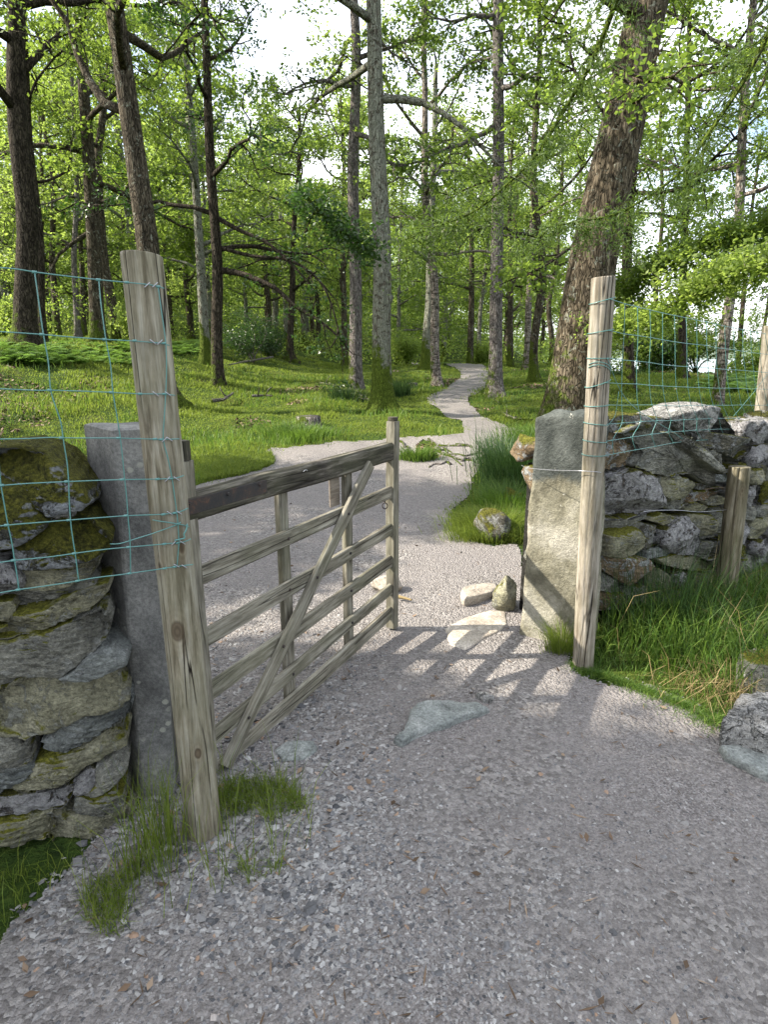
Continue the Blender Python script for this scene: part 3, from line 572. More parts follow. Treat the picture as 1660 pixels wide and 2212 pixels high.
# ---- right dry stone wall
RP = np.array([1.02, 2.98, 0]); RD = np.array([.88, .475, 0]); RD /= np.linalg.norm(RD); RN = np.array([RD[1], -RD[0], 0])
rw = empty('dry_stone_wall', (1.7, 3.4, 0), 'rough dry stone wall with a tilted slate top running right from the upright slab', 'wall')
Rr = [('brown', .05, .0, [(590, 205), (700, 212), (770, 260), (822, 330), (802, 380), (740, 422), (660, 442), (590, 420)]),
      ('topmoss', .07, -.03, [(650, 195), (660, 158), (760, 112), (860, 98), (1000, 120), (1130, 160), (1202, 210), (1192, 262), (1080, 250), (960, 222), (900, 200), (800, 200), (700, 222)]),
      ('slate', .05, .05, [(690, 218), (800, 168), (900, 195), (1000, 262), (1120, 305), (1200, 382), (1262, 460), (1268, 540), (1210, 515), (1120, 455), (1000, 472), (900, 462), (770, 412), (825, 330), (760, 262)]),
      ('slate', .03, .09, [(930, 200), (1010, 205), (1100, 242), (1200, 330), (1292, 430), (1272, 452), (1180, 402), (1100, 330), (1000, 270)]),
      ('pale', .10, -.06, [(1062, 130), (1120, 100), (1180, 72), (1240, 48), (1290, 34), (1380, 50), (1420, 90), (1445, 130), (1500, 200), (1535, 262), (1450, 290), (1300, 270), (1200, 232), (1120, 180)]),
      ('topmoss', .07, .0, [(1205, 205), (1300, 215), (1400, 225), (1550, 250), (1545, 330), (1480, 392), (1400, 352), (1300, 315), (1215, 290)]),
      ('slate', .05, .0, [(1215, 300), (1300, 320), (1400, 358), (1482, 402), (1400, 472), (1280, 455), (1240, 400)]),
      ('lichen', .08, .03, [(590, 560), (620, 500), (660, 465), (760, 430), (850, 468), (905, 530), (950, 620), (957, 680), (900, 702), (800, 740), (700, 752), (590, 757)]),
      ('brown', .03, .0, [(765, 435), (880, 450), (945, 500), (942, 542), (895, 530), (850, 462)]),
      ('olive', .06, .03, [(938, 500), (985, 472), (1060, 468), (1142, 512), (1132, 570), (1082, 622), (1000, 642), (938, 590)]),
      ('slate', .04, .0, [(1000, 645), (1080, 632), (1140, 562), (1178, 582), (1150, 660), (1085, 702), (1000, 692), (960, 652)]),
      ('olive', .03, .0, [(1115, 690), (1200, 652), (1282, 680), (1272, 702), (1150, 716)]),
      ('brown', .03, .02, [(1135, 645), (1180, 592), (1300, 562), (1382, 560), (1300, 602), (1200, 642), (1150, 657)]),
      ('olive', .02, .01, [(1252, 642), (1330, 606), (1385, 632), (1342, 662), (1270, 668)]),
      ('slate_blue', .02, .0, [(1265, 480), (1330, 470), (1400, 488), (1395, 522), (1280, 524)]),
      ('topmoss', .02, .0, [(1165, 515), (1300, 545), (1290, 562), (1200, 572)]),
      ('slate', .03, .0, [(585, 760), (720, 752), (890, 714), (885, 752), (720, 822), (585, 838)]),
      ('olive', .03, .01, [(892, 762), (980, 714), (1064, 740), (1052, 782), (970, 792)]),
      ('slate', .02, -.01, [(735, 790), (800, 775), (870, 786), (872, 822), (780, 817)]),
      ('olive', .07, .03, [(580, 842), (640, 822), (700, 812), (790, 810), (842, 870), (844, 930), (760, 992), (660, 994), (580, 978)]),
      ('topmoss', .05, .0, [(842, 850), (872, 790), (950, 800), (957, 930), (900, 957), (850, 932)]),
      ('lichen', .07, .03, [(955, 822), (1000, 800), (1050, 760), (1120, 738), (1150, 790), (1190, 822), (1202, 900), (1182, 962), (1100, 982), (1010, 962), (958, 912)]),
      ('olive', .05, .0, [(1128, 742), (1200, 728), (1290, 728), (1334, 782), (1302, 850), (1222, 872), (1192, 802)]),
      ('slate', .04, -.02, [(1290, 700), (1390, 690), (1400, 852), (1250, 892), (1205, 882), (1302, 850), (1340, 782)]),
      ('slate', .04, .0, [(1188, 912), (1260, 900), (1345, 912), (1342, 1012), (1280, 1024), (1178, 982)]),
      ('slate_blue', .02, .0, [(892, 955), (960, 935), (1034, 970), (1012, 1002), (892, 1012)]),
      ('olive', .04, .0, [(960, 1012), (1080, 982), (1200, 1002), (1314, 1062), (1302, 1092), (1150, 1082), (1000, 1052)]),
      ('brown', .05, .02, [(575, 1000), (700, 992), (860, 1002), (917, 1050), (812, 1112), (742, 1167), (660, 1122), (575, 1052)]),
      ('slate', .04, .0, [(560, 1070), (650, 1122), (742, 1182), (702, 1222), (560, 1212)]),
      ('olive', .04, .0, [(872, 1090), (970, 1080), (1052, 1150), (1042, 1202), (902, 1202)]),
      ('lichen', .04, .01, [(1045, 1110), (1100, 1090), (1148, 1180), (1102, 1202), (1055, 1160)]),
      ('olive', .04, .0, [(1188, 1110), (1325, 1100), (1315, 1202), (1212, 1232)]),
      ('slate', .04, .0, [(752, 1182), (902, 1192), (902, 1282), (742, 1292)]),
      ('olive', .04, .0, [(1050, 1212), (1200, 1210), (1202, 1292), (1050, 1292)]),
      ('brown', .04, .0, [(560, 1232), (742, 1232), (742, 1332), (560, 1332)]),
      ('slate', .04, .0, [(905, 1215), (1042, 1218), (1042, 1302), (905, 1300)]),
      ('mossy', .05, .0, [(1340, 860), (1420, 830), (1500, 850), (1490, 960), (1400, 980), (1350, 940)]),
      ('olive', .05, .0, [(1345, 990), (1450, 970), (1480, 1060), (1400, 1110), (1330, 1090)]),
      ('slate', .04, .0, [(1330, 1110), (1450, 1100), (1460, 1200), (1330, 1210)]),
      ('lichen', .05, .0, [(1395, 560), (1480, 540), (1520, 640), (1460, 720), (1395, 690)]),
      ('slate', .05, .0, [(1395, 700), (1480, 720), (1510, 800), (1440, 830), (1400, 830)]),
      ('mossy', .05, .0, [(1400, 480), (1440, 420), (1520, 400), (1560, 470), (1520, 545), (1420, 550)])]
for (mt, bu, sh, pts) in Rr:
    P = [at_plane(*ZR(x, y), RP, RN) for x, y in pts]; sn += 1
    mb = MB(); diag = mt == 'slate' and pts[0][1] < 310
    pillow(mb, orient(P, RN), RN, bu, .24, sh, .016, .010 if diag else (.001 if mt in ('lichen', 'pale') else .004), bed=(-.45, 0, .9) if diag else (.1, 0, 1), NA=96, NRg=17, seed=sn)
    mb.build('stone', M[mt], rw)
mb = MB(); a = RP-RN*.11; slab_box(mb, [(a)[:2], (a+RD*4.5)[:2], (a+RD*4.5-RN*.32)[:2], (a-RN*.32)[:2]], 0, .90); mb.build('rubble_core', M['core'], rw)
rs = np.random.default_rng(11)
S1 = float((at_plane(*ZR(1500, 600), RP, RN)-RP)@RD)
course_stones(RP, RD, RN, 4.3, 1.02, S1+.02, rw, ['lichen', 'mossy', 'olive', 'lichen', 'slate'], rs, (.09, .16), (.14, .26))
for (px, rr, mt, sd_) in ((1500, (.17, .13, .10), 'mossy', 4), (1580, (.16, .13, .11), 'lichen', 5), (1660, (.15, .12, .12), 'mossy', 6), (1740, (.18, .14, .10), 'olive', 7)):
    c_ = at_plane(*ZR(px, 290), RP-RN*.15, RN); blob((c_[0], c_[1], 1.04), rr, sd_).build('stone', M[mt], rw)
# top stones on the back half so the wall has its depth
for k in range(9):
    p = RP+RD*(.25+.24*k)-RN*.30; blob((p[0], p[1], .93+.03*math.sin(k*2.1)), (.17, .14, .10), 60+k, k*.7).build('stone', M[('slate', 'topmoss', 'olive')[k % 3]], rw)
for k in range(4):
    p = LP+LD*(.25+.3*k)-LN*.36; blob((p[0], p[1], .98), (.2, .16, .14), 80+k, k*.7).build('stone', M[('mossy', 'topmoss')[k % 2]], lw)

# ---- upright slab gateposts
def prism_slab(base, top, z0, z1, mat, name, label, nz=40, seed=0, rough=.008, topnoise=.0, chamfer=.012, parent=None, sm=True):
    base = np.asarray(base, float); top = np.asarray(top, float)
    def ring(poly, m=22):
        out = []
        for a, b in zip(poly, np.roll(poly, -1, 0)):
            L_ = np.linalg.norm(b-a); e = min(chamfer/L_, .2); t = np.linspace(e, 1-e, m); out.append(a+(b-a)*t[:, None])
        return np.concatenate(out)
    zs = np.r_[np.linspace(z0, z1-chamfer, nz), z1]; V = []
    for k, z in enumerate(zs):
        t = min(1, (z-z0)/(z1-z0)); po = base*(1-t)+top*t; c = po.mean(0)
        if k == len(zs)-1: po = c+(po-c)*(1-chamfer*2/np.linalg.norm(po[0]-c))
        rg = ring(po); V.append(np.c_[rg, np.full(len(rg), z)])
    n = len(V[0]); V.append(np.c_[c+(V[-1][:, :2]-c)*.5, np.full(n, z1)]); V = np.concatenate(V+[np.r_[c, z1][None]])
    d = V-np.c_[np.repeat(c[None], len(V), 0), V[:, 2]]; dn = np.linalg.norm(d, axis=1)[:, None]+1e-6
    V = V+d/dn*(fbm(V*7+seed, 4)*rough+fbm(V*40+seed, 3)*rough*.4)[:, None]
    tz = sstep(z1-.25, z1, V[:, 2]); V[:, 2] += tz*fbm(V*9+seed, 3)*(.03 if rough > .01 else .006)
    K_ = len(zs)+1; j = np.arange(n); j2 = (j+1) % n; q = np.concatenate([np.stack([k*n+j, k*n+j2, (k+1)*n+j2, (k+1)*n+j], -1) for k in range(K_-1)])
    mb = MB(); mb.add(V, q, np.stack([(K_-1)*n+j, (K_-1)*n+j2, np.full(n, K_*n)], -1))
    o = mb.build(name, mat, parent, smooth=sm, origin=(float(c[0]), float(c[1]), 0)); return o
s = NT('sawn grey stone', .85, .2); v = s.coord(); n1 = s.noise(v, 5, 7, .65, .3); n2 = s.noise(v, 90, 5, .75, 0, 2.0)
c = s.ramp(n1, [(.36, (.095, .094, .09)), (.5, (.16, .158, .15)), (.64, (.24, .235, .22))]); c = s.mix(.6, c, s.ramp(n2, [(.3, .6), (.7, 1.35)]), 'MULTIPLY')
vr = s.voro(v, 17); rn = s.noise(v, 60, 3); ls = s.ramp(s.math('ADD', vr, s.math('MULTIPLY', rn, .12)), [(.20, 1.0), (.25, 0.0)]); sel = s.ramp(s.noise(v, 4, 2), [(.44, 0.0), (.50, 1.0)])
c = s.mix(s.math('MULTIPLY', ls, s.math('MULTIPLY', sel, .75)), c, (.34, .34, .29))
s.col(c); s.bump(s.math('ADD', n2, n1), .5, .006); M['sawn'] = s.m
s = NT('weathered slab stone', .85, .2); v = s.coord(); sx = s.n('SeparateXYZ'); s.l(s.tc.outputs['Object'], sx.inputs[0])
n1 = s.noise(v, 5, 8, .62, .4); n2 = s.noise(v, 55, 6, .75, 0, 1.8); n3 = s.noise(v, 18, 5, .65)
c = s.ramp(n1, [(.38, (.13, .12, .085)), (.5, (.225, .21, .155)), (.62, (.33, .31, .25))])
edge_ = s.math('ADD', sx.outputs[2], s.math('MULTIPLY', n1, .30))
up = s.ramp(edge_, [(0.0, 0.0), (1.0, 1.0)])
band = s.ramp(s.math('MULTIPLY', edge_, .7), [(.45, (1.0, 1.0, 1.0)), (.465, (1.15, 1.15, 1.2)), (.565, (1.15, 1.15, 1.2)), (.58, (1.0, 1.0, 1.0))])
c = s.mix(.9, c, band, 'MULTIPLY')
tp = s.ramp(s.math('MULTIPLY', edge_, .7), [(.70, 0.0), (.735, 1.0)]); c = s.mix(s.math('MULTIPLY', tp, .9), c, s.ramp(n1, [(.38, (.022, .029, .029)), (.62, (.085, .097, .094))]))
c = s.mix(.55, c, s.ramp(n2, [(.3, .6), (.7, 1.3)]), 'MULTIPLY')
lf = s.ramp(n3, [(.66, 0.0), (.69, .8)]); c = s.mix(lf, c, (.46, .44, .38))
s.col(c); s.bump(s.math('ADD', n2, s.math('MULTIPLY', n1, 2)), .7, .01); M['slabstone'] = s.m
# left squared post: corner towards the camera, faces to the left and to the right-front
o = prism_slab([(-.848, 1.775), (-.735, 1.795), (-.785, 1.975), (-1.00, 1.93)], [(-.803, 1.775), (-.690, 1.795), (-.745, 1.955), (-.955, 1.92)], -.1, 1.285, M['sawn'], 'stone_gatepost', '', seed=2, rough=.004, chamfer=.006, sm=False)
tag(o, 'squared grey sawn stone gatepost with pale lichen spots on the left of the gateway', 'gatepost')
pin = MB(); tube(pin, [(-.885, 1.875, .93), (-.915, 1.86, .93), (-.93, 1.855, .915), (-.925, 1.86, .885)], .011, 8); 
s = NT('rusty iron', .8, .4); v = s.coord(); n = s.noise(v, 30, 5, .7); s.col(s.ramp(n, [(.35, (.022, .022, .023)), (.56, (.04, .03, .026)), (.74, (.11, .05, .03))])); s.bump(n, .4, .003); M['rust'] = s.m
pin.build('hook', M['rust'], o)
def slabtop(V): return .04*fbm(V*9, 3)*.5-.02*np.clip((V[:, 0]-.9)/.1, -1, 1)*0
o = prism_slab([(.735, 3.035), (1.075, 2.83), (1.16, 2.96), (.86, 3.13)], [(.750, 3.02), (1.000, 2.86), (1.12, 3.00), (.86, 3.10)], -.12, 1.21, M['slabstone'], 'stone_slab_gatepost', '', seed=9, rough=.012, chamfer=.018)
tag(o, 'tall upright rough stone slab gatepost, dark top and tan lower face, right of the gateway', 'gatepost')

# ---- loose rocks
def Z5(x, y): return (531+x*K, 863+y*K)
def flat_stone(pts, Zf, mat, label, h=.03, name='flat_stone', seed=1, cat='stone', group=None, bk=.08, rough=.006, lift=.012, tilt=0.0):
    P = np.array([at_plane(*Zf(x, y), (0, 0, lift), (0, 0, 1)) for x, y in pts]); P[:, 2] = gz(P[:, 0], P[:, 1])+lift+tilt*(P[:, 0]-P[:, 0].mean())
    mb = MB(); pillow(mb, orient(P, (0, 0, 1)), (0, 0, 1), h, bk, 0, rough, .001, bed=(0, 1, .2), NA=90, NRg=14, seed=seed, facet=0)
    c = P.mean(0); return tag(mb.build(name, M[mat], origin=tuple(c)), label, cat, group)
flat_stone([(1045, 760), (1090, 725), (1150, 705), (1300, 700), (1400, 718), (1480, 714), (1552, 755), (1480, 785), (1400, 805), (1300, 852), (1180, 880), (1080, 922), (1000, 972), (942, 945), (1005, 900), (1030, 830)], ZM, 'flag', 'broad blue-grey flat stone sunk in the gravel in the middle of the gateway', .030, seed=3)
flat_stone([(1270, 232), (1330, 195), (1400, 160), (1480, 135), (1560, 114), (1650, 118), (1662, 200), (1600, 250), (1500, 292), (1430, 345), (1395, 362), (1300, 330)], ZM, 'flag_tan', 'worn tan stone sunk in the gravel at the foot of the upright slab', .014, seed=5, lift=.006)
flat_stone([(1465, 655), (1490, 640), (1540, 638), (1580, 670), (1560, 700), (1510, 695)], ZM, 'pale', 'small pale stone just behind the broad flat stone', .012, seed=6)
flat_stone([(190, 1000), (260, 950), (430, 945), (450, 990), (380, 1050), (230, 1060)], ZM, 'flag', 'half buried grey stone in the chippings below the gate', .008, seed=8)
flat_stone([(1350, 1000), (1450, 995), (1660, 1015), (1750, 1100), (1750, 1220), (1640, 1185), (1500, 1120), (1400, 1070)], ZS, 'flag', 'thin grey slate slab lying at the bottom right corner', .03, seed=12, bk=.05)
def rock(u, v, r, mat, label, seed, rot=0, sink=.35, rough=.14):
    p = hit(u, v); c = (p[0], p[1]+r[1]*.6, float(gz(p[0], p[1]))+r[2]*(1-sink))
    return tag(blob(c, r, seed, rot, rough=rough, nseg=44).build('boulder', M[mat], origin=c), label, 'boulder')
flat_stone([(1365, 850), (1400, 800), (1450, 740), (1500, 665), (1580, 640), (1700, 640), (1850, 680), (1850, 900), (1700, 930), (1600, 905), (1480, 870)], ZS, 'pale', 'large grey boulder with a flat worn top near the bottom right corner', .03, 'boulder', 21, 'boulder', bk=.16, rough=.02, lift=.10)
flat_stone([(1470, 440), (1500, 400), (1560, 372), (1680, 350), (1780, 360), (1780, 460), (1660, 480), (1540, 470)], ZS, 'slate', 'grey boulder at the right edge, half hidden by dry grass', .03, 'boulder', 22, 'boulder', bk=.17, rough=.02, lift=.12)
rock(1650, 1385, (.14, .10, .08), 'slate', 'small dark stone in grass at the right edge below the wall', 23, 1.0, .5)
rock(1093, 1322, (.10, .09, .12), 'olive', 'upright mossy boulder leaning against the left side of the upright slab', 33, .4, .3)
flat_stone([(1365, 1250), (1400, 1212), (1500, 1185), (1590, 1168), (1600, 1200), (1560, 1232), (1480, 1262), (1390, 1285)], Z5, 'flag_tan', 'wedge of pale slate lying beside the mossy boulder', .02, 'boulder', 25, 'boulder', bk=.06, rough=.012, lift=.045, tilt=-.1)
rock(1075, 1172, (.19, .17, .17), 'topmoss', 'rounded boulder draped in long grass right of the path', 26, .2, .35)
rock(838, 1285, (.13, .10, .065), 'flag_tan', 'low tan rock behind the latch post of the gate', 27, .6, .3)
rock(1620, 1300, (.10, .08, .09), 'mossy', 'moss covered yellow-green stone at the foot of the short post', 28, .2, .3)
for k, zz in enumerate((.12, .36, .60, .82, .99)):
    p = at_y(1127+(60 if k < 3 else 38)-26*(k == 4), 985, 3.34); blob((p[0], p[1], zz), (.13-.014*k, .13, .14-.012*k), 290+k, k, rough=.2).build('stone', M['brown' if k > 2 else 'slate'], rw)
rock(1110, 1100, (.16, .14, .12), 'mossy', 'mossy stone in the grass behind the upright slab', 30, .8, .2)
# ---------------------------------------------------------------- gate
M['oak_x'] = wood_mat('weathered oak', (.09, .08, .062), (.195, .178, .14), (.31, .29, .24), 0, .25, 1.0)
M['oak_dark'] = wood_mat('dark weathered oak', (.022, .019, .016), (.065, .056, .046), (.19, .17, .145), 0, .3, 1.0)
M['pole_l'] = wood_mat('round post wood', (.12, .10, .07), (.25, .222, .165), (.36, .335, .275), 2, .35, 1.4, knots=[(.03, -.046, .98, .014), (-.035, -.04, .93, .012), (-.005, -.054, .735, .02), (.02, -.05, .33, .011)])
M['pole_r'] = wood_mat('right post wood', (.14, .115, .085), (.25, .22, .175), (.37, .33, .28), 2, .2, 1.4, knots=[(.0, -.046, 1.42, .010), (.0, -.048, .98, .011)])
M['pole_s'] = wood_mat('short post wood', (.07, .055, .035), (.15, .125, .085), (.25, .22, .17), 2, .5, 1.2, knots=[(-.02, -.05, .75, .013)])
M['ply'] = wood_mat('plywood', (.16, .13, .10), (.25, .21, .17), (.31, .27, .23), 2, .1, .3)
def beam(name, p0, p1, hgt, thk, nrm, mat, parent, wob=.0015, ch=.004, taper=1.0, seed=0):
    p0, p1 = Vector(p0), Vector(p1); X = (p1-p0); L_ = X.length; X.normalize(); Y = Vector(nrm); Y = (Y-X*Y.dot(X)).normalized(); Z = X.cross(Y)
    m = max(6, int(L_/.03)); cs = []
    for sy, sz, a, b in ((-1, -1, 1, 0), (-1, -1, 0, 1)): pass
    y, z = thk/2, hgt/2
    cs = np.array([(-y+ch, -z), (y-ch, -z), (y, -z+ch), (y, -z*.3), (y, z*.3), (y, z-ch), (y-ch, z), (-y+ch, z), (-y, z-ch), (-y, z*.3), (-y, -z*.3), (-y, -z+ch)])
    n = len(cs); V = []
    for k in range(m+1):
        x = L_*k/m; e = 0.985 if k in (0, m) else 1.0; V.append(np.c_[np.full(n, x), cs*e])
    V = np.concatenate(V); q = V*np.array([4, 30, 30])+seed*3.3+7
    V[:, 1] += wob*vnoise(q)+wob*1.5*vnoise(V*np.array([2.5, 0, 0])+seed); V[:, 2] += wob*vnoise(q+50)+wob*2*vnoise(V*np.array([2.5, 0, 0])+seed+9)
    V = np.concatenate([V, [[0, 0, 0], [L_, 0, 0]]]); j = np.arange(n); j2 = (j+1) % n
    qf = np.concatenate([np.stack([k*n+j2, k*n+j, (k+1)*n+j, (k+1)*n+j2], -1) for k in range(m)])
    mb = MB(); mb.add(V, qf[:, ::-1] if False else qf, np.concatenate([np.stack([j, j2, np.full(n, (m+1)*n)], -1), np.stack([m*n+j2, m*n+j, np.full(n, (m+1)*n+1)], -1)]))
    return mb.build(name, mat, parent, smooth=False, loc=p0, rot=Matrix((X, Y, Z)).transposed())
GP = np.array([.038, 3.035, 0]); GN = np.array([.868, -.4966, 0]); GD = np.array([.4966, .868, 0])
gate = empty('field_gate', (-.62, 1.88, 0), 'weathered wooden six bar gate standing half open with a diagonal brace and rusty strap', 'gate')
def gpt(u, v, off=0.0): return at_plane(u, v, GP+GN*off, GN)
def along(P): return float((P-GP)@GD)
S0 = along(gpt(437, 1266)); S9 = along(gpt(846, 1100))
rails = [((437, 1224, 1266), (846, 1052, 1077)), ((446, 1362, 1401), (846, 1132, 1157)), ((453, 1479, 1520), (846, 1202, 1226)), ((460, 1581, 1612), (846, 1262, 1287)), ((531, 1590, 1637), (846, 1314, 1334))]
def railpts(L_, R_, s0, s1, off):
    a, b = gpt(L_[0], L_[1]), gpt(L_[0], L_[2]); c, d = gpt(R_[0], R_[1]), gpt(R_[0], R_[2])
    h = (abs(a[2]-b[2])+abs(c[2]-d[2]))/2; m0, m1 = (a+b)/2, (c+d)/2; t0, t1 = along(m0), along(m1)
    f = lambda s_: np.array([*(GP+GD*s_+GN*off)[:2], m0[2]+(m1[2]-m0[2])*(s_-t0)/(t1-t0)])
    return f(s0), f(s1), h
rz = []
for k, (a, b) in enumerate(rails):
    p0, p1, h = railpts(a, b, S0-.01, S9+.012, -.012); rz.append((p0, p1, h))
    beam('rail', p0, p1, min(h, .085), .024, GN, M['oak_x'], gate, seed=k)
    print('RAIL', k, p0.round(3), p1.round(3), round(h, 3))
p0, p1, h = railpts((531, 1038, 1089), (854, 963, 984), S0-.055, S9+.03, -.02); print('TOP', p0, p1, h)
toprail = beam('top_rail', p0, p1, .092, .058, GN, M['oak_dark'], gate, ch=.010, seed=9); tag(toprail, 'dark thick top bar of the gate')
def stile(s_, off, z0, z1, w_, t_, mat, seed, name='stile'):
    b = GP+GD*s_+GN*off; return beam(name, (b[0], b[1], z0), (b[0], b[1], z1), w_, t_, GN, mat, gate, seed=seed, ch=.006)
hb = stile(S9+.035, -.012, .03, 1.165, .050, .056, M['oak_x'], 21)
cap = stile(S9+.035, -.012, 1.167, 1.186, .040, .044, M['oak_dark'], 22, 'stile_tip')
hs = stile(S0-.030, -.020, .03, 1.17, .066, .060, M['oak_x'], 23)
b = GP+GD*(S0-.034)-GN*.02; beam('stile_tip', (b[0], b[1], 1.172), (b[0], b[1], 1.235), .050, .056, GN, M['oak_dark'], gate, seed=5)
for k, (u, v, zt) in enumerate(((606, 1080, None), (748, 1030, None))):
    p = gpt(u, v, -.045); s_ = float((p-GP)@GD); tz = p0[2]+(p1[2]-p0[2])*(s_-S0)/(S9-S0)-.045
    stile(s_, -.0425, .045, tz+.03, .052, .034, M['oak_x'], 31+k, 'upright')
a, b = gpt(801, 1003, .014), gpt(486, 1655, .014)
beam('brace', a, b, .058, .024, GN, M['oak_x'], gate, seed=40)
a, b = gpt(722, 1028, -.068), gpt(722, 1093, -.068); beam('plate', (a[0], a[1], b[2]), (a[0], a[1], a[2]+.02), .075, .012, GN, M['ply'], gate, seed=41)
# strap, bolts, latch
zt = lambda s_: p0[2]+(p1[2]-p0[2])*(s_-(S0-.055))/(S9+.03-S0+.055)
s1_ = along(gpt(570, 1045)); q0, q1 = GP+GD*(S0-.085)+GN*.0125, GP+GD*s1_+GN*.0125
beam('strap_hinge', (q0[0], q0[1], zt(S0-.085)+.006), (q1[0], q1[1], zt(s1_)+.006), .050, .006, GN, M['rust'], gate, wob=.0003, ch=.001)
def bolt(u, v, off, r=.0065):
    p = gpt(u, v, off); mb = MB(); n_ = GN
    tube(mb, [p-n_*.004, p+n_*.003, p+n_*.005], [r, r, r*.6], 6); mb.build('bolt', M['rust'], gate, smooth=False)
for u, v, off in ((562, 1047, .018), (493, 1067, .018), (410, 1087, .018), (624, 1164, .002), (758, 1195, .002), (760, 1276, .002), (627, 1274, .002), (762, 1345, .002), (634, 1456, .002), (754, 1110, .028), (686, 1247, .028), (613, 1396, .028), (538, 1550, .028)): bolt(u, v, off)
mb = MB(); c = gpt(832, 1092, -.02); th = np.linspace(0, 6.283, 20); tube(mb, [c+np.array([.013*math.cos(t), -.006, .016*math.sin(t)]) for t in th], .003, 6); 
tube(mb, [c+np.array([.002, 0, .075]), c+np.array([-.002, 0, .045]), c+np.array([0, 0, .016])], .004, 6); mb.build('latch', M['rust'], gate)
mb = MB(); c = gpt(655, 1017, .010); tube(mb, [c+GN*.012+np.array([0, 0, .004*math.sin(t)])+GD*.012*math.cos(t) for t in np.linspace(-.4, 3.4, 9)], .0016, 6)
s = NT('galvanised wire', .35, .5); s.b.inputs['Metallic'].default_value = .8; s.b.inputs['Base Color'].default_value = (.42, .42, .45, 1); M['galv'] = s.m
mb.build('staple', M['galv'], gate)

# ---------------------------------------------------------------- round posts
def post(name, base, top, r0, r1, mat, label, seed, tilt=(0, 0), z0=-.1, cat='post', split=None):
    bx, by = base; tx, ty, tz = top; zs = np.r_[np.linspace(z0, tz-.003, 70), tz]; t = (zs-0)/tz
    pts = np.c_[bx+(tx-bx)*t, by+(ty-by)*t, zs]; rr = r0+(r1-r0)*np.clip(t, 0, 1); rr[-1] *= .985
    def prof(k, th, p):
        q = np.stack([np.cos(th)*1.3+0*k, np.sin(th)*1.3+0*k, p[:, 2][:, None]*2.2+0*th], -1)
        g = 1+.035*fbm(q+seed, 3)+.012*fbm(np.stack([np.cos(th)*9+0*k, np.sin(th)*9+0*k, p[:, 2][:, None]*2+0*th], -1)+seed, 2)
        if split is not None:
            for a0, dep, w_ in split: g = g-dep*np.exp(-((np.angle(np.exp(1j*(th-a0-.12*np.sin(p[:, 2][:, None]*5+seed))))/w_)**2))*np.clip(fbm(np.stack([0*th+p[:, 2][:, None]*1.5, 0*th+0*k, 0*th+0*k], -1)+a0*9+seed, 2)*2+.6, 0, 1)
        return g
    mb = MB(); tube(mb, pts, rr, 72, True, prof)
    v = np.concatenate(mb.v); m = v[:, 2] > tz-.0033; v[m, 2] += (v[m, 0]-tx)*tilt[0]+(v[m, 1]-ty)*tilt[1]; mb.v = [v]
    o = mb.build(name, mat, origin=(bx, by, 0)); return tag(o, label, cat)
# find the angle on the tube that faces the camera (tube angle 0 = N axis)
T_ = np.array([0, 0, 1.0]); N_ = np.cross(T_, [1.0, 0, 0]); B_ = np.cross(T_, N_)
def face_ang(x, y, off=0): d = np.array([-x, -y, 0]); d /= np.linalg.norm(d); return math.atan2(d@B_, d@N_)+off
fa = face_ang(-.6, 1.62)
post('fence_post', (-.582, 1.62), (-.606, 1.615, 1.735), .055, .050, M['pole_l'], 'thick round wooden fence post with green wire wrapped on it, left of the gate', 3, (-.05, -.12), split=[(fa+.15, .10, .05), (fa-.5, .05, .04), (fa+.7, .05, .04)])
fb = face_ang(.98, 2.68)
post('fence_post', (.985, 2.685), (.905, 2.645, 1.80), .050, .0475, M['pole_r'], 'round pale wooden fence post standing against the right stone slab, ringed by wire', 8, (.02, -.05), split=[(fb-.1, .14, .05), (fb+.6, .05, .05)])
c0 = hit(1562, 1322); tp = at_y(1599, 1008, c0[1]+.02); fc = face_ang(c0[0], c0[1])
post('fence_post', (c0[0], c0[1]), (tp[0], tp[1], tp[2]), .060, .056, M['pole_s'], 'short dark split wooden post in front of the right wall', 14, (0, 0), split=[(fc+.05, .35, .07), (fc-.6, .08, .05)])
RFP = np.array([.935, 2.60, 0]); RFD = np.array([1.47, 1.33, 0]); RFD /= np.linalg.norm(RFD); RFN = np.array([RFD[1], -RFD[0], 0])
c1 = at_plane(1668, 703, RFP-RFN*.06, RFN); 
post('fence_post', (c1[0]+.10, c1[1]), (c1[0], c1[1], c1[2]), .052, .050, M['pole_r'], 'pale round fence post cut by the right edge of the frame beyond the wall', 19, z0=-.1)

# ---------------------------------------------------------------- wire netting
s = NT('green coated wire', .35, .5); s.b.inputs['Base Color'].default_value = (.085, .22, .205, 1); s.b.inputs['Coat Weight'].default_value = .2; M['wire'] = s.m
def Z1(x, y): return (x*K, 491.4+y*K)
def Z3(x, y): return (1095.6+x*K, 491.4+y*K)
def wire(mb, P, r, n=6):
    P = np.asarray(P); Q = smooth_line(P, max(8, len(P)*4)); tube(mb, Q, r, n)
def knot(mb, p, d, r): d = np.asarray(d); d = d/(np.linalg.norm(d)+1e-9); tube(mb, [p-d*.0055, p-d*.005, p+d*.005, p+d*.0055], [r*.6, r*2.1, r*2.1, r*.6], 7)
LFP = np.array([-.6, 1.551, 0]); LFD = np.array([-.845, -.535, 0]); LFN = np.array([.535, -.845, 0])
def lp(Zf, x, y, o=0.0): return at_plane(*Zf(x, y), LFP+LFN*o, LFN)
f1 = empty('wire_fence', (-.75, 1.46, 1.3), 'green coated wire netting crossing the left edge and stapled to the thick round post', 'fence')
mb = MB(); wr = .0015
